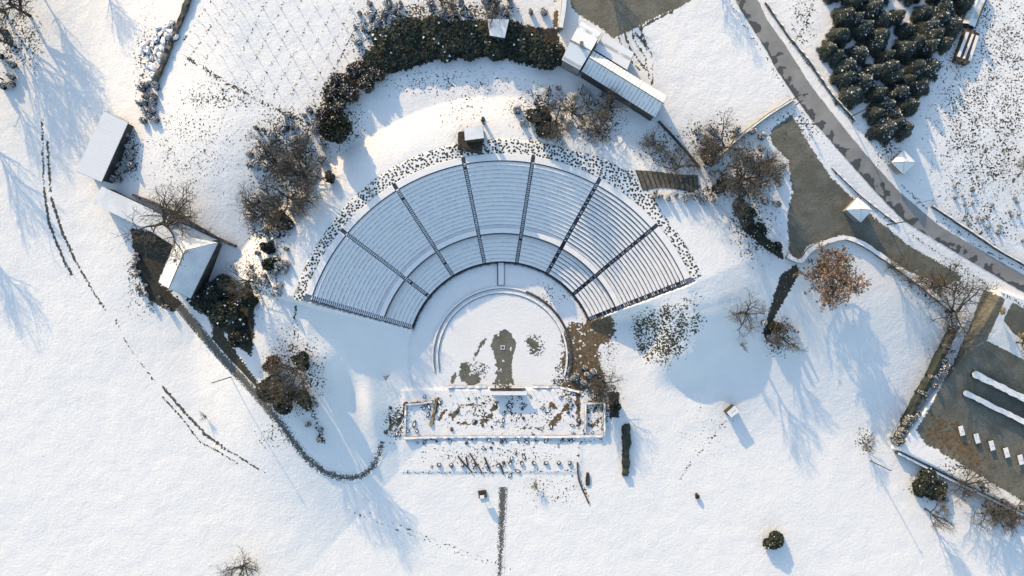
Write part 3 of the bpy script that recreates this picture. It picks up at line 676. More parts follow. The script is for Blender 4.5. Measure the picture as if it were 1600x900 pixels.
wallthing('stage_wall', 'right wall of the small square chamber at the right of the ruins', 'ruin wall', [(944, 628), (944, 680)], 0.55, 0.68, 'wall_stone', jit=.3, capw=.8)
wallthing('stage_wall', 'top wall of the small square chamber at the right of the ruins', 'ruin wall', [(915, 630), (942, 629)], 0.46, 0.45, 'wall_stone', jit=.3)
wallthing('ruin_wall', 'curving dark low wall trailing off below the right of the ruins', 'ruin wall', [(902, 722), (903, 748), (910, 765), (920, 786)], .35, .4, 'dark_wood', snow=False)
wallthing('ruin_wall', 'short dark wall stub just right of the curving low wall', 'ruin wall', [(918, 738), (918, 758)], .9, .5, 'dark_wood', snow=False, jit=.4)
wallthing('clipped_hedge', 'narrow brown hedge standing upright right of the ruins', 'hedge', [(979, 662), (979, 700), (976, 742)], 1.7, 1.1, 'leaf', snow=False, jit=.4)
# loose rubble in the ruins and by the terrace
RB = [(random.uniform(600, 640), random.uniform(635, 680)) for _ in range(16)] + [(random.uniform(640, 905), random.choice([random.uniform(617, 680), random.uniform(683, 692)])) for _ in range(75)] + [(random.uniform(660, 900), random.uniform(695, 745)) for _ in range(14)] + [(random.uniform(885, 950), random.uniform(575, 690)) for _ in range(50)]
for k, (x, y) in enumerate(RB):
    g = G(x, y); zone = 'lower dotted line of the ruins' if y > 693 else ('right end of the ruins' if x > 884 else ('brown bank left of the ruins' if x < 640 else 'middle of the stage ruins'))
    o = bpy.data.objects.new('rubble_stone', None); 
    rubble_todo = globals().setdefault('rubble_todo', []); rubble_todo.append((g, zone)); bpy.data.objects.remove(o)
# screen in the middle of the stage wall
b0 = G(793, 612); root = empty('stage_screen', b0, 0, 'upright white-topped screen wall in the middle of the stage front casting a blue shadow', 'screen wall')
mb = MB(); mb.box((0, 0, .95), (8.6, .35, 1.9)); mb.build('panel', ['plaster'], root)
mb = MB(); mb.box((0, -.1, 1.94), (10.2, 1.0, .16)); mb.build('coping', ['snow'], root)
mb = MB(); mb.box((0, .9, .5), (1.1, 1.1, 1.2)); mb.build('pedestal', ['dark_stone'], root)
mb = MB(); mb.box((0, .75, .2), (9.4, .35, .9)); mb.build('plinth', ['dark_stone'], root)
# drain plate in the orchestra
c0 = G(785.5, 543); root = empty('drain_cover', c0, 0, 'square pale frame around a dark cover in the thawed orchestra centre', 'drain cover')
mb = MB()
for sx, sy, dx, dy in ((0, .45, 1.1, .2), (0, -.45, 1.1, .2), (.45, 0, .2, .7), (-.45, 0, .2, .7)): mb.box((sx, sy, .07), (dx, dy, .16))
mb.build('frame', ['white_paint'], root); mb = MB(); mb.box((0, 0, .05), (.72, .72, .1)); mb.build('cover', ['dark_stone'], root)
# posts of the stage fence
def post_proto(h, r):
    root = empty('fence_post', (0, 0, 0)); mb = MB(); mb.tube((0, 0, -.3), (0, 0, h), r, r, 6, 0, True); mb.build('post', ['metal'], root); mb = MB(); mb.tube((0, 0, h), (0, 0, h + .05), r * 1.3, r * 1.3, 6, 0, True); mb.build('post_cap', ['white_paint'], root); return root
pp = post_proto(1.35, .06); first = True
for k, x in enumerate([706, 720, 734, 748, 818, 831, 844, 857, 866]):
    g = G(x, 608)
    o = pp if first else copy_tree(pp, g); o.location = g; first = False
    tag(o, 'slim fence post on the stage front left of the white-topped screen' if x < 790 else 'slim fence post on the stage front right of the white-topped screen', 'fence post', 'fence posts along the stage front')
# column bases
cb = empty('column_base', (0, 0, 0)); mb = MB(); mb.box((0, 0, .2), (1.0, .8, .7)); mb.build('drum', ['dark_stone'], cb); mb = MB(); mb.box((.12, .12, .58), (.55, .4, .1)); mb.build('snow_cap', ['snow'], cb)
first = True
for k, x in enumerate([686, 705, 723, 741, 760, 779, 797, 815, 834, 853, 873, 890]):
    g = G(x, 726 - (x > 790) * 3); o = cb if first else copy_tree(cb, g, k * .7); o.location = g; first = False
    tag(o, 'short stone column base in the row below the ruins, white snow on top', 'column base', 'row of column bases below the ruins')
# fallen timbers
for k, (a, b, lab) in enumerate([((716, 713), (738, 738), 'left dark beam lying slantwise across the lower ruin line'), ((734, 708), (753, 738), 'middle and thickest dark beam lying across the lower ruin line'), ((728, 713), (731, 728), 'shortest dark beam among the fallen beams'), ((757, 714), (766, 737), 'fallen dark beam right of the thickest one'), ((782, 726), (787, 741), 'rightmost thin dark beam near the lower ruin line')]):
    p, q = G(*a), G(*b); o = MB(); o.tube((0, 0, .25), (q - p) + Vector((0, 0, .2)), .22, .16, 7, 0, True); ob = o.build('fallen_beam', ['dark_wood']); ob.location = p; tag(ob, lab, 'beam')
# information board on the field
g = G(754, 772); root = empty('information_board', g, R(8), 'dark information board on two thin legs beside the gravel path end', 'sign board')
for sx in (-.6, .6):
    mb = MB(); mb.box((sx, 0, .9), (.09, .09, 1.9)); mb.build('leg', ['metal'], root)
mb = MB(); mb.box((0, 0, 2.05), (1.9, .16, 1.3), 0, 0); mb.build('panel', ['dark_wood'], root)
mb = MB(); mb.box((0, .1, 2.76), (1.1, .8, .12)); mb.build('snow_cap', ['snow'], root)
mb = MB(); mb.box((0, .1, .15), (2.1, 1.9, .7)); mb.build('base_block', ['dark_wood'], root)
# rails beside the control hut
def railfence(label, pts, h=1.0):
    P = [G(*p) for p in pts]; root = empty('handrail', P[0], 0, label, 'handrail'); mr = MB()
    for a, b in zip(P[:-1], P[1:]):
        mr.tube(a - P[0] + Vector((0, 0, h)), b - P[0] + Vector((0, 0, h)), .06, .06, 6); mr.tube(a - P[0] + Vector((0, 0, h * .5)), b - P[0] + Vector((0, 0, h * .5)), .04, .04, 6)
    for p in P:
        mb = MB(); mb.tube(p - P[0] - Vector((0, 0, .3)), p - P[0] + Vector((0, 0, h)), .06, .06, 6); mb.build('post', ['metal'], root)
    mr.build('rail', ['white_paint'], root)
railfence('pale outer handrail bent around the left side of the dark hut', [(720, 196), (711, 213), (703, 228), (710, 235), (717, 241)])
railfence('short pale inner handrail close to the dark hut', [(711, 222), (719, 229), (727, 236)])
# chimney-like post right of the hut with long shadow
g = G(756, 192); root = empty('tree_stump', g, 0, 'thick dark snow-dotted stump just behind the right corner of the dark hut', 'stump')
mb = MB(); mb.tube((0, 0, -.3), (.1, .1, 3.6), .45, .35, 9, 0, True); mb.build('trunk', ['bark'], root); mb = MB()
for k in range(9): mb.box((random.uniform(-.45, .45), random.uniform(-.45, .45), random.uniform(2.4, 3.7)), (.6, .6, .6), random.random() * 3, k % 3 == 0)
mb.build('burl', ['leaf', 'snow'], root)

# ------------------------------------------------------------------ POLES
def pole(px, py, h, label, r=.14, lamp=False):
    g = G(px, py); root = empty('utility_pole' if not lamp else 'street_lamp', g, 0, label, 'pole' if not lamp else 'street lamp')
    mb = MB(); mb.tube((0, 0, -.3), (0, 0, h), r, r * .7, 8, 0, True); mb.build('pole', ['dark_wood' if not lamp else 'metal'], root)
    mb = MB()
    if lamp: mb.tube((0, 0, h), (1.4, .8, h + .25), .06, .05, 6); mb.build('arm', ['metal'], root); mb = MB(); mb.box((1.6, .9, h + .22), (.8, .35, .14), R(30)); mb.build('lamp_head', ['metal'], root)
    else: mb.tube((-.5, 0, h - .5), (.5, 0, h - .5), .06, .06, 6, 0, True); mb.build('crossarm', ['dark_wood'], root)
    return root
pole(361, 589, 11, 'tall thin pole on the open snow left of the curved path')
pole(1360, 720, 9.5, 'tall thin pole on the open snow below the parking terrace corner')
pole(1386, 351, 10, 'tall pole at the road edge right of the hut on the olive lot', .16)
pole(1237, 157, 5.2, 'short pole at the road corner of the big snow field')
pole(1243, 164, 4.0, 'shorter companion pole at the top corner of the olive lot')
pole(1326, 184, 9.5, 'tall pole between the road and the conifer plantation', .16)
pole(1431, 318, 6.5, 'street lamp across the road below the pyramid-roofed hut', .09, True)
pole(1397, 430, 6.5, 'street lamp behind the snow-capped lot wall near the bare trees', .09, True)
pole(1390, 683, 3.5, 'short pole at the lower left corner of the parking terrace')
pole(1512, 540, 5.5, 'street lamp on the dark parking terrace near its left wall', .09, True)

# ------------------------------------------------------------------ VINEYARD STAKES
vs_ = empty('vineyard_stake', (0, 0, 0)); mb = MB(); mb.tube((0, 0, -.2), (0, 0, 2.35), .045, .035, 5, 0, True); mb.build('stake', ['dark_wood'], vs_); mb = MB(); mb.tube((.05, 0, .0), (-.08, .05, .7), .05, .03, 5);  mb.build('vine', ['bark'], vs_)
first = True
for k in range(11):
    for j in range(7):
        t = j / 6.0; x = 275 + k * 27.5 + 12 + 78 * (1 - t) - 20; y = -10 + (150 - (0 if k > 2 else 50)) * t
        x = 268 + k * 27.5 + (140 - y) * .5; 
        if y > 165 - abs(k - 6) * 6 or x < 290 + y * -.1 or x > 575: continue
        g = G(x, y); o = vs_ if first else copy_tree(vs_, g, R(60)); o.location = g; o.rotation_euler = (0, 0, R(60)); first = False
        tag(o, 'thin wooden vine stake casting a hairline shadow on the vineyard snow', 'stake', 'stakes of the snowy vineyard')

for (x, y) in [(1470, 178 + 0), (1500, 150), (1535, 120), (1570, 90), (1595, 60), (1505, 215), (1540, 185), (1572, 158), (1598, 128), (1480, 262), (1512, 240), (1545, 222), (1580, 205), (1560, 25), (1590, 12), (1495, 285), (1530, 282), (1562, 268), (1590, 252), (1483, 235)]:
    g = G(x, y); copy_tree(vs_, g, R(60), (1, 1, .9), 'thin wooden stake casting a hairline shadow on the speckled field right of the conifers', 'stake', 'stakes of the speckled field')
# ------------------------------------------------------------------ RIGHT-HAND YARD THINGS
def longbed(label, a, b, wd, h, z=0):
    P, Q = G(*a), G(*b); d = Q - P; L = d.xy.length; ang = math.atan2(d.y, d.x); root = empty('planting_bed', P, ang, label, 'planting bed')
    mb = MB(); n = 14; V = []
    def outline(wv, inset=0):
        o = []
        for k in range(n): a_ = math.pi / 2 + math.pi * k / (n - 1); o.append((wv / 2 * math.cos(a_) + wv / 2, wv / 2 * math.sin(a_)))
        o = o + [(L * q / 24.0, -wv / 2 * (1 - inset * random.uniform(0, .35))) for q in range(2, 25)] + [(L * q / 24.0, wv / 2 * (1 - inset * random.uniform(0, .35))) for q in range(24, 1, -1)]
        return o
    o = outline(wd); mb.prism([(x, y, -.5) for x, y in o], [(x, y, h) for x, y in o]); mb.build('kerb', ['dark_stone'], root)
    o = [(x * .995 + .1, y * .95) for x, y in outline(wd, 1)]; mb = MB(); mb.prism([(x, y, h - .1) for x, y in o], [(x, y, h + .15) for x, y in o]); mb.build('snow_cover', ['snow'], root)
    return root
longbed('upper long snow-covered planting bed on the dark parking terrace', (1516, 582), (1640, 645), 2.0, .7)
longbed('lower and narrower long snow-covered planting bed on the dark parking terrace', (1503, 612), (1640, 680), 1.6, .5)
tb = empty('picnic_table', (0, 0, 0)); mb = MB(); mb.box((0, 0, .8), (1.15, 2.5, .08)); mb.build('table_top', ['wood'], tb)
mb = MB(); mb.box((0, 0, .88), (1.2, 2.5, .14)); mb.build('snow_cover', ['snow'], tb)
for sx in (-1, 1):
    for sy in (-1, 1): mb = MB(); mb.box((sx * .45, sy * 1.0, .38), (.1, .1, .78)); mb.build('leg', ['dark_wood'], tb)
mb = MB(); mb.tube((0, 0, .8), (0, 0, 2.4), .05, .05, 6, 0, True); mb.build('umbrella_pole', ['metal'], tb)
first = True
TL = ['topmost of the five snow-covered tables on the olive terrace', 'second snow-covered table from the top of the row of five', 'middle snow-covered table of the row of five', 'fourth snow-covered table of the row, just above the last', 'lowest snow-covered table of the row of five near the right edge']
for (x, y), lab in zip([(1499, 672), (1523, 684), (1546, 695), (1569, 706), (1591, 717)], TL):
    g = G(x, y); o = tb if first else copy_tree(tb, g); o.location = g; o.rotation_euler = (0, 0, R(15)); first = False; tag(o, lab, 'table', 'row of snow-covered tables on the terrace')
# timber stacks top right
def stack(label, a, b, wd, h, cover, n):
    P, Q = G(*a), G(*b); d = Q - P; L = d.xy.length; ang = math.atan2(d.y, d.x); root = empty('timber_stack', P, ang, label, 'timber stack')
    mb = MB()
    for k in range(n):
        y = -wd / 2 + wd * (k + .5) / n
        for j in range(int(h / .3)):
            e = random.uniform(-.5, .3); mb.box((L / 2 + e / 2, y, .15 + j * .3), (L + e, wd / n * .86, .26), random.uniform(-.02, .02))
    mb.build('planks', ['wood'], root); mb = MB()
    if cover:
        ns = 8; prof = [(-wd / 2 - .15, h * .55), (-wd * .3, h + .15), (-wd * .1, h + .5), (wd * .1, h + .25), (wd * .3, h + .35), (wd / 2 + .15, h * .6)]
        V = [(x, y, z + random.uniform(-.05, .05)) for x in np.linspace(-.2, L + .2, ns) for y, z in prof]; k = len(prof)
        mb.add(V, [(i * k + j, (i + 1) * k + j, (i + 1) * k + j + 1, i * k + j + 1) for i in range(ns - 1) for j in range(k - 1)]); V2 = [(x, y, z - .08) for x, y, z in V]
        mb.add(V2, [(i * k + j, i * k + j + 1, (i + 1) * k + j + 1, (i + 1) * k + j) for i in range(ns - 1) for j in range(k - 1)]); mb.build('cover', ['tarp'], root)
    else:
        for (y, w_) in ((-wd * .36, .7), (0.1, .5), (wd * .4, .6)): mb.box((L / 2, y, h + .12), (L * .8, w_, .2), random.uniform(-.04, .04))
        mb.build('snow_cover', ['snow'], root)
    return root
stack('long timber stack under a ridged white cover beside the conifers', (1529, -12), (1507, 42), 4.0, 1.6, True, 6)
stack('uncovered reddish timber stack with snow streaks below the covered one', (1514, 52), (1497, 100), 3.6, 1.5, False, 5)
# rubble / dumped stones beside the vineyard wall
def rock(sz, seed):
    rr = random.Random(seed); bm = bmesh.new(); bmesh.ops.create_icosphere(bm, subdivisions=2, radius=1)
    for v in bm.verts:
        k = .75 + .5 * rr.random(); v.co = Vector((v.co.x * sz[0], v.co.y * sz[1], v.co.z * sz[2])) * k
    me = bpy.data.meshes.new('rock'); bm.to_mesh(me); bm.free(); n = len(me.polygons); me.materials.append(M['wall_stone']); me.materials.append(M['snow'])
    for p in me.polygons: p.material_index = 1 if p.normal.z > .45 else 0
    return me
rk_m = [rock((.9, .7, .6), 1), rock((.7, .8, .7), 2), rock((1.1, .6, .5), 3)]
rub_m = [rock((.42, .3, .22), 11), rock((.3, .36, .26), 12), rock((.6, .26, .2), 13)]
for m_ in rub_m:
    for p in m_.polygons:
        p.material_index = 1 if p.normal.z > .95 else 0
    m_.materials[0] = M['dark_stone']
for k, (g, zone) in enumerate(rubble_todo):
    o = bpy.data.objects.new('rubble_stone', rub_m[k % 3]); COL.objects.link(o); o.location = g + Vector((0, 0, .08)); q_ = random.uniform(.5, 1.7); o.scale = (q_, q_, q_); o.rotation_euler = (0, 0, random.uniform(0, 6.28))
    tag(o, 'small loose dark stone lying in the ' + zone if 'ruins' in zone and 'bank' not in zone else 'small loose dark stone lying on the ' + zone, 'stone', 'loose stones in the ' + zone)
k = 0
for (x, y) in [(258, 48), (262, 42), (268, 50), (252, 55), (275, 58), (248, 45), (262, 58), (240, 72), (246, 78), (256, 76), (232, 80), (238, 90), (228, 98), (236, 104), (244, 108), (250, 96), (240, 118), (234, 126), (258, 66), (270, 36), (228, 72), (252, 88), (246, 62), (264, 70)]:
    o = bpy.data.objects.new('boulder', rk_m[k % 3]); COL.objects.link(o); g = G(x, y); o.location = g + Vector((0, 0, .15)); o.rotation_euler = (0, 0, k * 1.3); s_ = random.uniform(.8, 1.7); o.scale = (s_, s_, s_)
    tag(o, 'snow-topped boulder dumped along the vineyard wall', 'boulder', 'boulders beside the vineyard wall'); k += 1

# ------------------------------------------------------------------ TREES
def rvec(rr): 
    a = rr.uniform(0, 2 * math.pi); return Vector((math.cos(a), math.sin(a), rr.uniform(-.3, .3)))
def bare_tree_mesh(seed, spread=.55, gn=(8, 5, 5, 3), up=.35, leaves=None, nleaf=0):
    """unit-height leafless tree: trunk with limbs, and a crown of twigs"""
    rr = random.Random(seed); tr = MB(); cr = MB(); tips = []; spread = spread * 1.22
    def grow(p, d, L, r, lev):
        n = 4 if lev < 2 else 3; mb = tr if lev <= 2 else cr; pts = [p]; dd = d.copy()
        for i in range(n):
            q = pts[-1] + dd * (L / n); r0 = r * (1 - .75 * i / n); r1 = r * (1 - .75 * (i + 1) / n)
            mb.tube(pts[-1], q, max(r0, (.02, .0105, .0062, .0030, .0024)[lev]), max(r1, (.012, .0075, .0042, .0024, .0020)[lev]), 5 if lev == 0 else (4 if lev == 1 else 3)); pts.append(q)
            dd = (dd + rvec(rr) * (.12 if lev == 0 else .28) + Vector((0, 0, up * (.10 if lev else .2)))).normalized()
        if lev >= 4: tips.append(pts[-1]); return
        if lev >= 3: tips.extend(pts[1:])
        cnt = gn[lev] if lev < len(gn) else 2
        for k in range(cnt):
            t = (.35 + .65 * (k + rr.random()) / cnt) if lev == 0 else (.2 + .8 * (k + rr.random()) / cnt); f = t * n; i = min(int(f), n - 1); b = pts[i].lerp(pts[i + 1], f - i)
            out = rvec(rr); nd = (dd * (.45 if lev else .35) + out * (1.0 if lev == 0 else .85) + Vector((0, 0, up))).normalized()
            ln = {0: spread * rr.uniform(.75, 1.1), 1: spread * .55, 2: spread * .34, 3: spread * .2}[lev] * rr.uniform(.7, 1.15) * (1.1 - .35 * t)
            grow(b, nd, ln, r * (.66 if lev == 0 else .5) * (1.1 - .4 * t), lev + 1)
    grow(Vector((0, 0, -.03)), Vector((0, 0, 1)), .58, .036, 0)
    if leaves:
        for _ in range(nleaf):
            c = rr.choice(tips) + rvec(rr) * .02; s_ = rr.uniform(.007, .016); q = Vector((rr.gauss(0, 1), rr.gauss(0, 1), rr.gauss(0, 1))).normalized().to_track_quat('Z', 'Y')
            cr.add([c + q @ Vector(v) for v in ((-s_, -s_, 0), (s_, -s_, 0), (s_, s_, 0), (-s_, s_, 0))], [(0, 1, 2, 3)], 1)
    return tr, cr
def tree_proto(name, seed, crownm, leaves=None, **kw):
    tr, cr = bare_tree_mesh(seed, leaves=leaves, **kw); root = empty(name, (0, 0, -500)); tr.build('trunk', ['bark'], root)
    cr.build('crown', [crownm] + ([leaves] if leaves else []), root); return root
BT = [tree_proto('bare_tree', 11, 'twig'), tree_proto('bare_tree', 12, 'grey_twig', spread=.5), tree_proto('bare_tree', 13, 'twig', spread=.62, up=.25), tree_proto('bare_tree', 14, 'grey_twig', spread=.58, gn=(9, 5, 5, 2))]
LT = tree_proto('bare_tree', 21, 'twig', 'leaf_orange', nleaf=4200, spread=.5)
TT = tree_proto('bare_tree', 22, 'twig', 'leaf_tan', nleaf=2500, spread=.5)
used = set()
def put(proto, px, py, h, label, cat, wid=1.0, rz=None, group=None):
    g = G(px, py); rz = random.uniform(0, 6.28) if rz is None else rz; sc = (h * wid, h * wid, h)
    if proto.name not in used:
        used.add(proto.name); proto.location = g; proto.rotation_euler = (0, 0, rz); proto.scale = sc; tag(proto, label, cat, group); return proto
    return copy_tree(proto, g, rz, sc, label, cat, group)
TREES = [(8, 20, 13, 3, .8, 'dense leafless tree at the very corner left of the tallest corner tree'), (47, 25, 15, 0, .72, 'tall leafless tree at the top left corner with a dark dense crown'), (25, 74, 11, 1, .5, 'leafless tree below the corner tree with a thick bare trunk shadow'), (4, 124, 10, 2, .5, 'leafless tree at the left edge, third down from the corner'),
         (-30, 190, 13, 3, .6, 'leafless tree beyond the left edge throwing streaky shadow, upper'), (-50, 330, 13, 0, .6, 'leafless tree beyond the left edge throwing streaky shadow, lower'), (58, -22, 12, 1, .55, 'leafless tree beyond the top edge near the left corner'), (150, -45, 10, 2, .5, 'leafless tree beyond the top edge above the long shed field'),
         (268, 350, 10, 0, 1.3, 'leafless tree with wide brown crown reaching over the low outbuilding roof'),
         (482, 282, 11, 3, .85, 'leafless tree left of the seating, nearest the paved ring'), (462, 312, 11, 0, .85, 'largest leafless tree in the thicket left of the seating'), (440, 262, 9, 1, .95, 'leafless tree in the upper part of the left thicket'), (425, 330, 8.5, 2, .95, 'leafless tree at the outer side of the left thicket'), (470, 235, 8, 1, .9, 'leafless tree just left of the round dark-green evergreen'),
         (868, 195, 7.5, 0, 1, 'leafless tree beside the oval dark bush right of the hut'), (893, 180, 6, 2, 1, 'small leafless tree between its two larger neighbours right of the hut'), (932, 208, 7, 3, .9, 'leafless tree below the middle of the long barn'), (948, 175, 6.5, 1, .9, 'leafless tree close to the long barn wall'),
         (1018, 228, 5.5, 1, .9, 'small leafless tree above the stepped ramp, left one'), (1056, 265, 6.5, 2, .95, 'leafless tree with crooked limbs directly above the stepped ramp'), (1122, 236, 9, 0, .95, 'leafless tree growing over the yellowish wall'), (1150, 282, 10, 3, .95, 'big leafless tree right of the ramp over tangled shadow'), (1172, 262, 9, 0, .95, 'leafless tree at the snowy edge of the olive lot'), (1150, 312, 7, 1, 1.0, 'low leafless tree above the dark bush strip'),
         (1158, 488, 6.5, 3, 1.05, 'lone leafless tree with fan of branches right of the seating'), (1218, 528, 5.5, 1, 1.1, 'low leafless tree beside the dark ground strip right of the seating'),
         (1478, 487, 9.5, 2, 1.1, 'wide leafless tree where lot wall meets parking terrace'), (1462, 448, 7, 0, 1.05, 'leafless tree over the corner between lot wall and road'), (1420, 442, 5, 1, .9, 'small leafless tree along the lot wall'), (1388, 418, 5, 3, .9, 'small leafless tree at the bend of the lot wall'),
         (1500, 752, 6.5, 2, 1.1, 'leafless tree leaning over the retaining wall'), (1535, 790, 8, 3, 1.0, 'leafless tree below the retaining wall in its shade'), (1570, 800, 8, 0, 1.0, 'leafless tree below the retaining wall near the right edge'), (1445, 795, 9, 1, .6, 'thin leafless tree below the dark evergreen at the terrace corner'),
         (944, 596, 8, 0, .8, 'brownish leafless tree at the right of the ruins'), (935, 612, 7, 3, .7, 'second brownish leafless tree beside the ruin chamber'), (462, 606, 10, 2, .72, 'grey leafless tree among the evergreens beside the curved path'), (470, 575, 12, 3, .55, 'slender leafless tree above the curved path'),
         (385, 880, 6.0, 3, 1.2, 'small leafless tree at the bottom edge left of centre'), (690, 8, 7, 2, .9, 'leafless tree at the top edge behind the evergreen belt, left'), (775, 20, 8, 1, .8, 'leafless tree behind the small square shed'), (930, -45, 8, 0, .6, 'leafless tree beyond the top edge above the yard'), (1110, -35, 7, 2, .6, 'leafless tree beyond the top edge by the road'),
         (1600, 260, 6, 1, 1, 'leafless tree at the right edge above the vegetable rows'), (395, 440, 7, 0, .9, 'leafless tree at the top of the slope left of the seating end')]
for px, py, h, k, wd, lab in TREES: put(BT[k], px, py, h * 1.05, lab, 'tree', wd * 1.3)
put(LT, 1293, 432, 8.5, 'broad beech tree still full of orange-brown leaves beside the lot wall', 'tree', 1.7)
put(TT, 1588, 535, 7, 'yellowish tree at the right edge over the snow triangle of the terrace', 'tree', 1.1)
put(TT, 1560, 486, 2.5, 'tiny yellow-leaved sapling on the tip of the snow triangle', 'sapling', .8)
put(TT, 1462, 438, 3.0, 'small yellow-leaved sapling between road and lot wall', 'sapling', .8)

# evergreens
def leafy(seed, n, kind='round', snowf=.03, size=.075):
    rr = random.Random(seed); mb = MB(); lobes = [(rr.uniform(-.45, .45), rr.uniform(-.45, .45), rr.uniform(.3, .8), rr.uniform(.35, .6)) for _ in range(9)]
    for i in range(n):
        if kind == 'round':
            lx, ly, lz, lr = rr.choice(lobes); d = Vector((rr.gauss(0, 1), rr.gauss(0, 1), rr.gauss(0, 1))).normalized() * lr * rr.uniform(.55, 1.05); c = Vector((lx, ly, lz)) + Vector((d.x, d.y, d.z * .75)); c.z = max(c.z, .03)
        else:
            t = rr.random() ** .6; wh = int(t * 8); nb = 8; bi = int(rr.random() * nb); a = (bi + .5 * (wh % 2)) * 2 * math.pi / nb + .35 * math.sin(bi * 7 + wh * 3 + seed) + rr.gauss(0, .13 + .3 * (1 - t)); rad = t * (.15 + .85 * rr.random() ** .55) * (.72 + .36 * abs(math.sin(bi * 5.1 + wh * 2.3 + seed))) * (.88 + .12 * math.sin(a * 5 + seed)); c = Vector((rad * math.cos(a), rad * math.sin(a), 1.0 - t * .9 - .08 * rad))
        s_ = size * rr.uniform(.6, 1.5); nrm = Vector((rr.gauss(0, .7), rr.gauss(0, .7), rr.gauss(.6, .6))).normalized(); q = nrm.to_track_quat('Z', 'Y')
        m = 1 if (rr.random() < snowf and c.z > .35) else (2 if rr.random() < .3 else 0)
        if m == 1: nrm = Vector((rr.gauss(0, .2), rr.gauss(0, .2), 1)); q = nrm.to_track_quat('Z', 'Y'); c = c + Vector((0, 0, .05)); s_ *= .7 if kind == 'round' and snowf < .1 else 1
        
        if kind == 'cone' and m != 1:
            dr_ = Vector((math.cos(a), math.sin(a), -.35)).normalized(); sd = Vector((-math.sin(a), math.cos(a), rr.gauss(0, .3))); sd = (sd + dr_ * rr.gauss(.5, .5)).normalized() if rr.random() < .5 else sd
            L_ = s_ * 2.6; mb.add([c - sd * s_ * .5, c + sd * s_ * .5, c + dr_ * L_ + sd * rr.gauss(0, s_)], [(0, 1, 2)], m); continue
        a2 = rr.random() * 6.28; e = [(math.cos(a2 + k * 2.094) * s_ * (1.2 if k else 1.6), math.sin(a2 + k * 2.094) * s_ * 1.1, 0) for k in range(3)]
        mb.add([c + q @ Vector(v) for v in e], [(0, 1, 2)], m)
    return mb
def ever_proto(name, seed, n, kind, mats, snowf=.03, size=.075, trunk_r=.04):
    root = empty(name, (0, 0, -500)); t = MB(); t.tube((0, 0, -.05), (0, 0, .8), trunk_r, trunk_r * .4, 7); t.build('trunk', ['bark'], root); leafy(seed, n, kind, snowf, size).build('crown', mats, root); return root
EV = [ever_proto('evergreen_tree', 1, 7000, 'round', ['leaf', 'snow', 'leaf_light'], .004, .075), ever_proto('evergreen_tree', 2, 7000, 'round', ['leaf', 'snow', 'leaf_light'], .008, .075)]
EB = ever_proto('brown_bush', 3, 4500, 'round', ['leaf_brown', 'snow', 'leaf'], .05, .06)
ER = ever_proto('red_bush', 4, 4500, 'round', ['leaf_red', 'snow', 'leaf_brown'], .02, .06)
ES = ever_proto('snowy_bush', 5, 1700, 'round', ['leaf', 'snow', 'leaf_brown'], .45, .11)
M['needle'] = two('needle', (.045, .052, .043), (.072, .08, .064), .5, 0, 0)
CF = [ever_proto('conifer', 6, 8000, 'cone', ['needle', 'snow', 'leaf'], .02, .048), ever_proto('conifer', 7, 8000, 'cone', ['needle', 'snow', 'leaf'], .05, .048), ever_proto('conifer', 8, 8000, 'cone', ['needle', 'snow', 'leaf_light'], .03, .048)]
def putw(proto, px, py, rad_px, h, label, cat, group=None):
    g = G(px, py); k = rad_px * S / 1.0; rz = random.uniform(0, 6.28); sc = (k, k * random.uniform(.9, 1.1), h)
    if proto.name not in used:
        used.add(proto.name); proto.location = g; proto.rotation_euler = (0, 0, rz); proto.scale = sc; tag(proto, label, cat, group); return
    copy_tree(proto, g, rz, sc, label, cat, group)
ORDV = ['first', 'second', 'third', 'fourth', 'fifth', 'sixth', 'seventh', 'eighth', 'ninth', 'tenth', 'eleventh', 'twelfth', 'thirteenth', 'fourteenth', 'fifteenth', 'sixteenth', 'seventeenth', 'eighteenth', 'nineteenth', 'twentieth']
BELT = [(592, 98, 20, 4.5), (612, 72, 26, 5.5), (645, 62, 28, 5.5), (680, 58, 27, 5.5), (715, 60, 26, 5.5), (747, 62, 24, 5), (640, 92, 22, 4.5), (770, 78, 20, 4.5), (800, 62, 22, 5), (825, 75, 24, 5.5), (850, 82, 24, 5.5), (866, 88, 17, 5), (810, 86, 18, 4.5), (575, 112, 16, 4), (662, 78, 22, 5), (698, 72, 22, 5), (732, 78, 20, 4.5), (630, 48, 18, 5)]
for i, (x, y, r, h) in enumerate(BELT):
    putw(EV[i % 2], x, y, r * 1.14, h * .55, 'dark evergreen of the belt above the theatre, %s counting from its left end' % ORDV[sorted(q[0] for q in BELT).index(x)], 'evergreen tree', 'evergreens of the dark belt above the theatre')
putw(EV[0], 530, 207, 24, 7.5, 'round dark-green evergreen standing alone at the left end of the slope', 'evergreen tree')
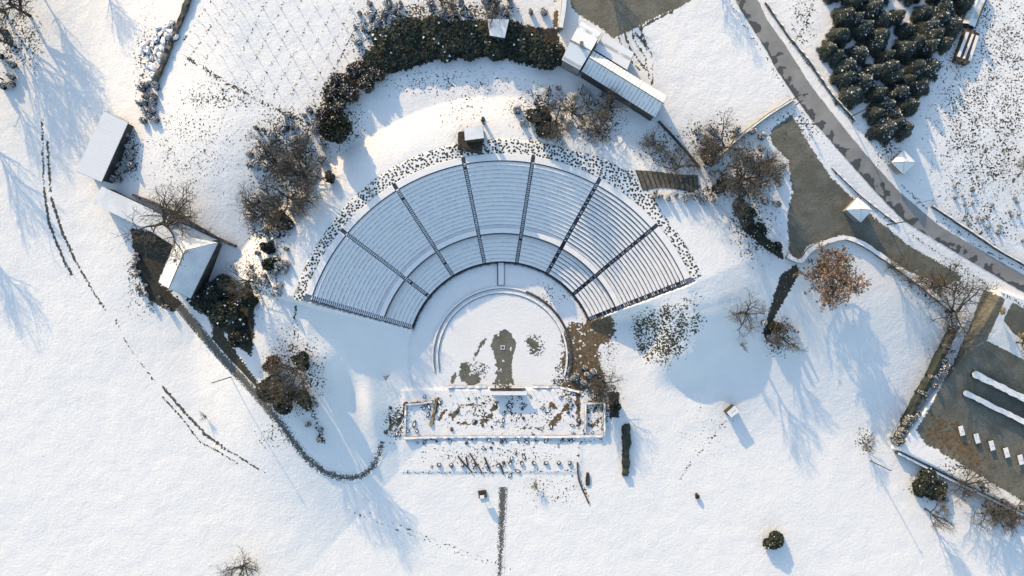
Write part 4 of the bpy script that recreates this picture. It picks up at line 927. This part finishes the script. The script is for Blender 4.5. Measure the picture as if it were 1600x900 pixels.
for x, y, r, h, lab in [(842, 185, 19, 3.5, 'upper half of the oval dark bush pair right of the hut'), (852, 205, 18, 3.5, 'lower of two dark bushes right of the hut'), (445, 346, 17, 3.5, 'dark bush at the foot of the left thicket'), (424, 412, 12, 3, 'dark bush at the bottom of the left thicket'), (421, 388, 12, 3, 'dark snow-dotted bush above the lowest one of the left thicket'), (518, 278, 10, 3, 'small dark bush between the left thicket and the paved ring'),
                        (330, 470, 32, 4.5, 'large dark evergreen right of the hipped house'), (362, 492, 28, 4.5, 'large dark evergreen above the start of the curved path'), (377, 528, 17, 4, 'dark evergreen at the lower tip of the big evergreen mass'), (350, 450, 24, 4, 'dark evergreen behind the hipped house corner'), (390, 470, 17, 3.5, 'dark evergreen at the right side of the big evergreen mass'),
                        (425, 605, 22, 4, 'dark evergreen below the red bush'), (448, 625, 20, 4, 'dark evergreen at the curved path below the grey tree'), (478, 622, 15, 3.5, 'small dark evergreen right of the grey leafless tree'), (477, 563, 15, 4, 'snow-dotted dark evergreen right of the red bush'),
                        (1166, 336, 14, 2.5, 'upper dark bush of the strip right of the seating slope'), (1182, 362, 14, 2.5, 'middle dark bush of the strip right of the seating slope'), (1207, 388, 13, 2.5, 'lowest dark bush of the strip, beside the lot wall'), (1212, 512, 14, 2.2, 'dark bush beneath the low leafless tree'), (1440, 752, 24, 3.0, 'dark evergreen under the corner of the parking terrace'), (1460, 765, 18, 2.6, 'dark evergreen close under the retaining wall'),
                        (1206, 842, 17, 2.8, 'lone rounded dark bush on the open snow at the lower right'), (1088, 774, 5, 1.2, 'tiny dark shrub alone on the snow below the kiosk'), (960, 632, 11, 2.6, 'dark bush between ruin chamber and brown hedge'), (1125, 292, 15, 2.5, 'dark bush at the lower end of the stepped ramp')]:
    putw(EV[1], x, y, r, h, lab, 'bush' if h < 4 else 'evergreen tree')
putw(ER, 432, 570, 16, 3.8, 'reddish-brown bush at the bend of evergreens beside the curved path', 'bush')
BB = [(528, 170, 17), (548, 148, 17), (520, 150, 16), (575, 130, 18), (560, 112, 16), (508, 185, 14), (535, 130, 16), (590, 120, 14)]
for x, y, r in BB:
    putw(EB, x, y, r, 3, 'brown bush left of the dark evergreen belt, %s counting from the lower left' % ORDV[sorted(q[0] - q[1] * .5 for q in BB).index(x - y * .5)], 'bush', 'brown bushes above the left thicket')
putw(EB, 1105, 246, 16, 2.5, 'reddish-brown bush at the end of the thin dark wall', 'bush')
# snowy shrubs: thickets
def scatter(poly, n, rmin, rmax, label, group, proto=ES, h=(1.0, 2.2)):
    xs_ = [p[0] for p in poly]; ys_ = [p[1] for p in poly]; k = 0; t = 0
    while k < n and t < 5000:
        t += 1; x = random.uniform(min(xs_), max(xs_)); y = random.uniform(min(ys_), max(ys_))
        if float(polymask(np.array([x]), np.array([y]), poly, .5)[0]) < .5: continue
        putw(proto, x, y, random.uniform(rmin, rmax), random.uniform(*h), label, 'shrub', group); k += 1
scatter([(395, 200), (480, 165), (515, 215), (500, 270), (470, 330), (455, 420), (400, 420), (378, 300)], 70, 3, 8, 'snow-flecked shrub in the thicket left of the seating', 'shrubs of the left thicket')
scatter([(570, 0), (860, 0), (860, 28), (640, 28), (560, 100), (545, 60)], 45, 3, 7, 'snow-flecked shrub behind the dark evergreen belt', 'shrubs behind the evergreen belt')
scatter([(805, 150), (870, 130), (960, 150), (950, 215), (900, 215), (860, 175), (810, 200)], 32, 3, 7, 'snow-flecked shrub on the slope below the long barn', 'shrubs below the long barn')
scatter([(1000, 205), (1050, 225), (1090, 260), (1075, 265), (1020, 250)], 10, 2.5, 5, 'snow-flecked shrub between barn end and stepped ramp', 'shrubs above the ramp')
scatter([(1080, 205), (1130, 190), (1200, 210), (1225, 260), (1220, 350), (1180, 320), (1120, 290), (1090, 250)], 45, 3, 7, 'snow-flecked shrub under the bare trees right of the ramp', 'shrubs right of the ramp')
scatter([(1000, 300), (1090, 300), (1140, 318), (1135, 328), (1080, 315), (1005, 308)], 16, 3, 5, 'snow-flecked shrub along the lower edge of the stepped ramp', 'shrubs below the ramp')
scatter([(230, 125), (248, 130), (245, 195), (222, 200), (215, 160)], 22, 3, 6, 'snow-flecked shrub between vineyard wall and long shed', 'shrubs above the long shed')
scatter([(190, 205), (215, 200), (215, 250), (205, 285), (180, 285)], 14, 3, 6, 'snow-flecked shrub along the right side of the long shed', 'shrubs beside the long shed')
scatter([(200, 400), (222, 395), (235, 450), (280, 485), (260, 495), (215, 455)], 16, 2, 4, 'snow-flecked shrub edging the dark yard', 'shrubs edging the dark yard')
scatter([(380, 400), (450, 420), (470, 470), (440, 470), (400, 450)], 14, 3, 6, 'snow-flecked shrub on the slope above the big evergreen mass', 'shrubs above the evergreen mass')
scatter([(880, 570), (930, 575), (930, 605), (880, 600)], 10, 3, 6, 'snow-flecked shrub at the right corner of the stage', 'shrubs at the stage corner')
scatter([(1190, 500), (1240, 500), (1250, 540), (1190, 545)], 8, 3, 5, 'snow-flecked shrub around the low leafless tree', 'shrubs around the low tree')
scatter([(0, 40), (30, 60), (20, 140), (0, 140)], 8, 4, 7, 'snow-flecked shrub under the trees at the left edge', 'shrubs at the left edge')
scatter([(1428, 730), (1600, 770), (1600, 830), (1520, 800), (1450, 790)], 22, 3, 6, 'snow-flecked shrub in the shade of the retaining wall', 'shrubs under the retaining wall')
scatter([(480, 590), (520, 700), (500, 700), (470, 640)], 8, 2.5, 5, 'snow-flecked shrub inside the bend of the curved path', 'shrubs inside the path bend')
scatter([(1484, 508), (1494, 515), (1404, 692), (1390, 688)], 24, 3, 7, 'dark snow-flecked shrub in the row along the left edge of the terrace', 'shrubs along the terrace edge', ES, (2.6, 3.6))
# conifer plantation
CP = [(1302, -10), (1340, -5), (1375, -8), (1415, -6), (1452, -4), (1488, -8), (1315, 25), (1355, 22), (1390, 30), (1432, 22), (1468, 18), (1495, 5), (1310, 58), (1345, 52), (1368, 62), (1408, 55), (1445, 45), (1475, 45), (1300, 92), (1335, 88), (1375, 92), (1410, 85), (1444, 80), (1466, 70), (1318, 122), (1352, 118), (1392, 122), (1425, 108), (1448, 112), (1330, 150), (1362, 150), (1400, 148), (1432, 140), (1362, 178), (1390, 182), (1418, 172), (1403, 205), (1372, 200), (1290, 85), (1305, 60), (1325, 38), (1372, 40), (1450, 62), (1318, 105), (1360, 72), (1428, 68), (1345, 135), (1378, 108), (1412, 128), (1378, 165), (1405, 165), (1388, 198), (1460, 32), (1330, 5)]
ORD = ['first', 'second', 'third', 'fourth', 'fifth', 'sixth', 'seventh', 'eighth', 'ninth', 'tenth', 'eleventh', 'twelfth', 'thirteenth', 'fourteenth']
bands = [(-50, 12, 'top row'), (12, 38, 'second row'), (38, 70, 'third row'), (70, 102, 'fourth row'), (102, 133, 'fifth row'), (133, 165, 'sixth row'), (165, 192, 'seventh row'), (192, 300, 'bottom row')]
cpos = {}
for lo_, hi_, nm_ in bands:
    for k_, i_ in enumerate(sorted([i for i, p in enumerate(CP) if lo_ <= p[1] < hi_], key=lambda i: CP[i][0])): cpos[i_] = (nm_, k_)
for i, (x, y) in enumerate(CP):
    lab = 'dark conifer, %s from the left in the %s of the plantation' % (ORD[cpos[i][1]], cpos[i][0])
    putw(CF[i % 3], x + random.uniform(-5, 5), y + random.uniform(-5, 5), random.uniform(15, 24), random.uniform(4.5, 6.8), lab, 'conifer', 'conifers of the plantation')
# vegetable plants in rows right of the road
scatter([(1480, 285), (1590, 310), (1600, 380), (1545, 370), (1475, 325)], 22, 2, 3.2, 'small dark plant in the snowy vegetable rows across the road', 'plants of the vegetable rows', ES, (.5, .9))
# small twiggy shrubs alone
for x, y, h, lab in [(605, 588, 1.6, 'tiny bare shrub alone in the blue shade beside the orchestra'), (321, 649, 2.2, 'small bare shrub beside the tyre tracks on the open snow'), (1348, 690, 4.5, 'sparse twiggy shrub left of the parking terrace'), (1160, 540, 2.5, 'small twiggy shrub below the lone fan-shaped tree'), (835, 755, 2.5, 'small bare shrub below the column bases')]:
    put(BT[1], x, y, h, lab, 'shrub', 1.0)

# ------------------------------------------------------------------ GRASS TUFTS poking through the snow (stuff)
m_in = (np.abs(X) < 138) & (np.abs(Y) < 79)
dens = np.clip(tuft - .25, 0, 1) ** 1.5 * .5
pr = np.where(m_in, dens * .8, 0)
sel = np.argwhere(rng.random(pr.shape) < pr)
print('tufts', len(sel))
sel = sel[rng.permutation(len(sel))[:60000]]
c = V3.reshape(ny, nx, 3)[sel[:, 0], sel[:, 1]] + np.c_[rng.uniform(-.18, .18, (len(sel), 2)), np.zeros(len(sel))]
Vt = []; Ft = []
a = rng.uniform(0, 6.28, len(sel)); s_ = rng.uniform(.10, .30, len(sel))
for k in range(3):
    ak = a + k * 2.1; dx, dy = np.cos(ak), np.sin(ak)
    p0 = c + np.c_[-dy * s_ * .35, dx * s_ * .35, np.full(len(sel), -.05)]; p1 = c + np.c_[dy * s_ * .35, -dx * s_ * .35, np.full(len(sel), -.05)]; p2 = c + np.c_[dx * s_ * .9, dy * s_ * .9, s_ * 1.0]
    Vt.append(np.stack([p0, p1, p2], 1))
Vt = np.concatenate(Vt).reshape(-1, 3); Ft = np.arange(len(Vt)).reshape(-1, 3)
me = bpy.data.meshes.new('grass'); me.vertices.add(len(Vt)); me.vertices.foreach_set('co', Vt.ravel()); me.loops.add(Ft.size); me.loops.foreach_set('vertex_index', Ft.ravel())
me.polygons.add(len(Ft)); me.polygons.foreach_set('loop_start', np.arange(0, Ft.size, 3)); me.polygons.foreach_set('loop_total', np.full(len(Ft), 3)); me.update(calc_edges=True)
me.materials.append(M['dry_grass']); o = bpy.data.objects.new('grass', me); COL.objects.link(o); o['kind'] = 'stuff'
# drop unused prototypes
for o in list(bpy.data.objects):
    if o.type == 'EMPTY' and o.location.z < -400:
        for ch in list(o.children): bpy.data.objects.remove(ch)
        bpy.data.objects.remove(o)
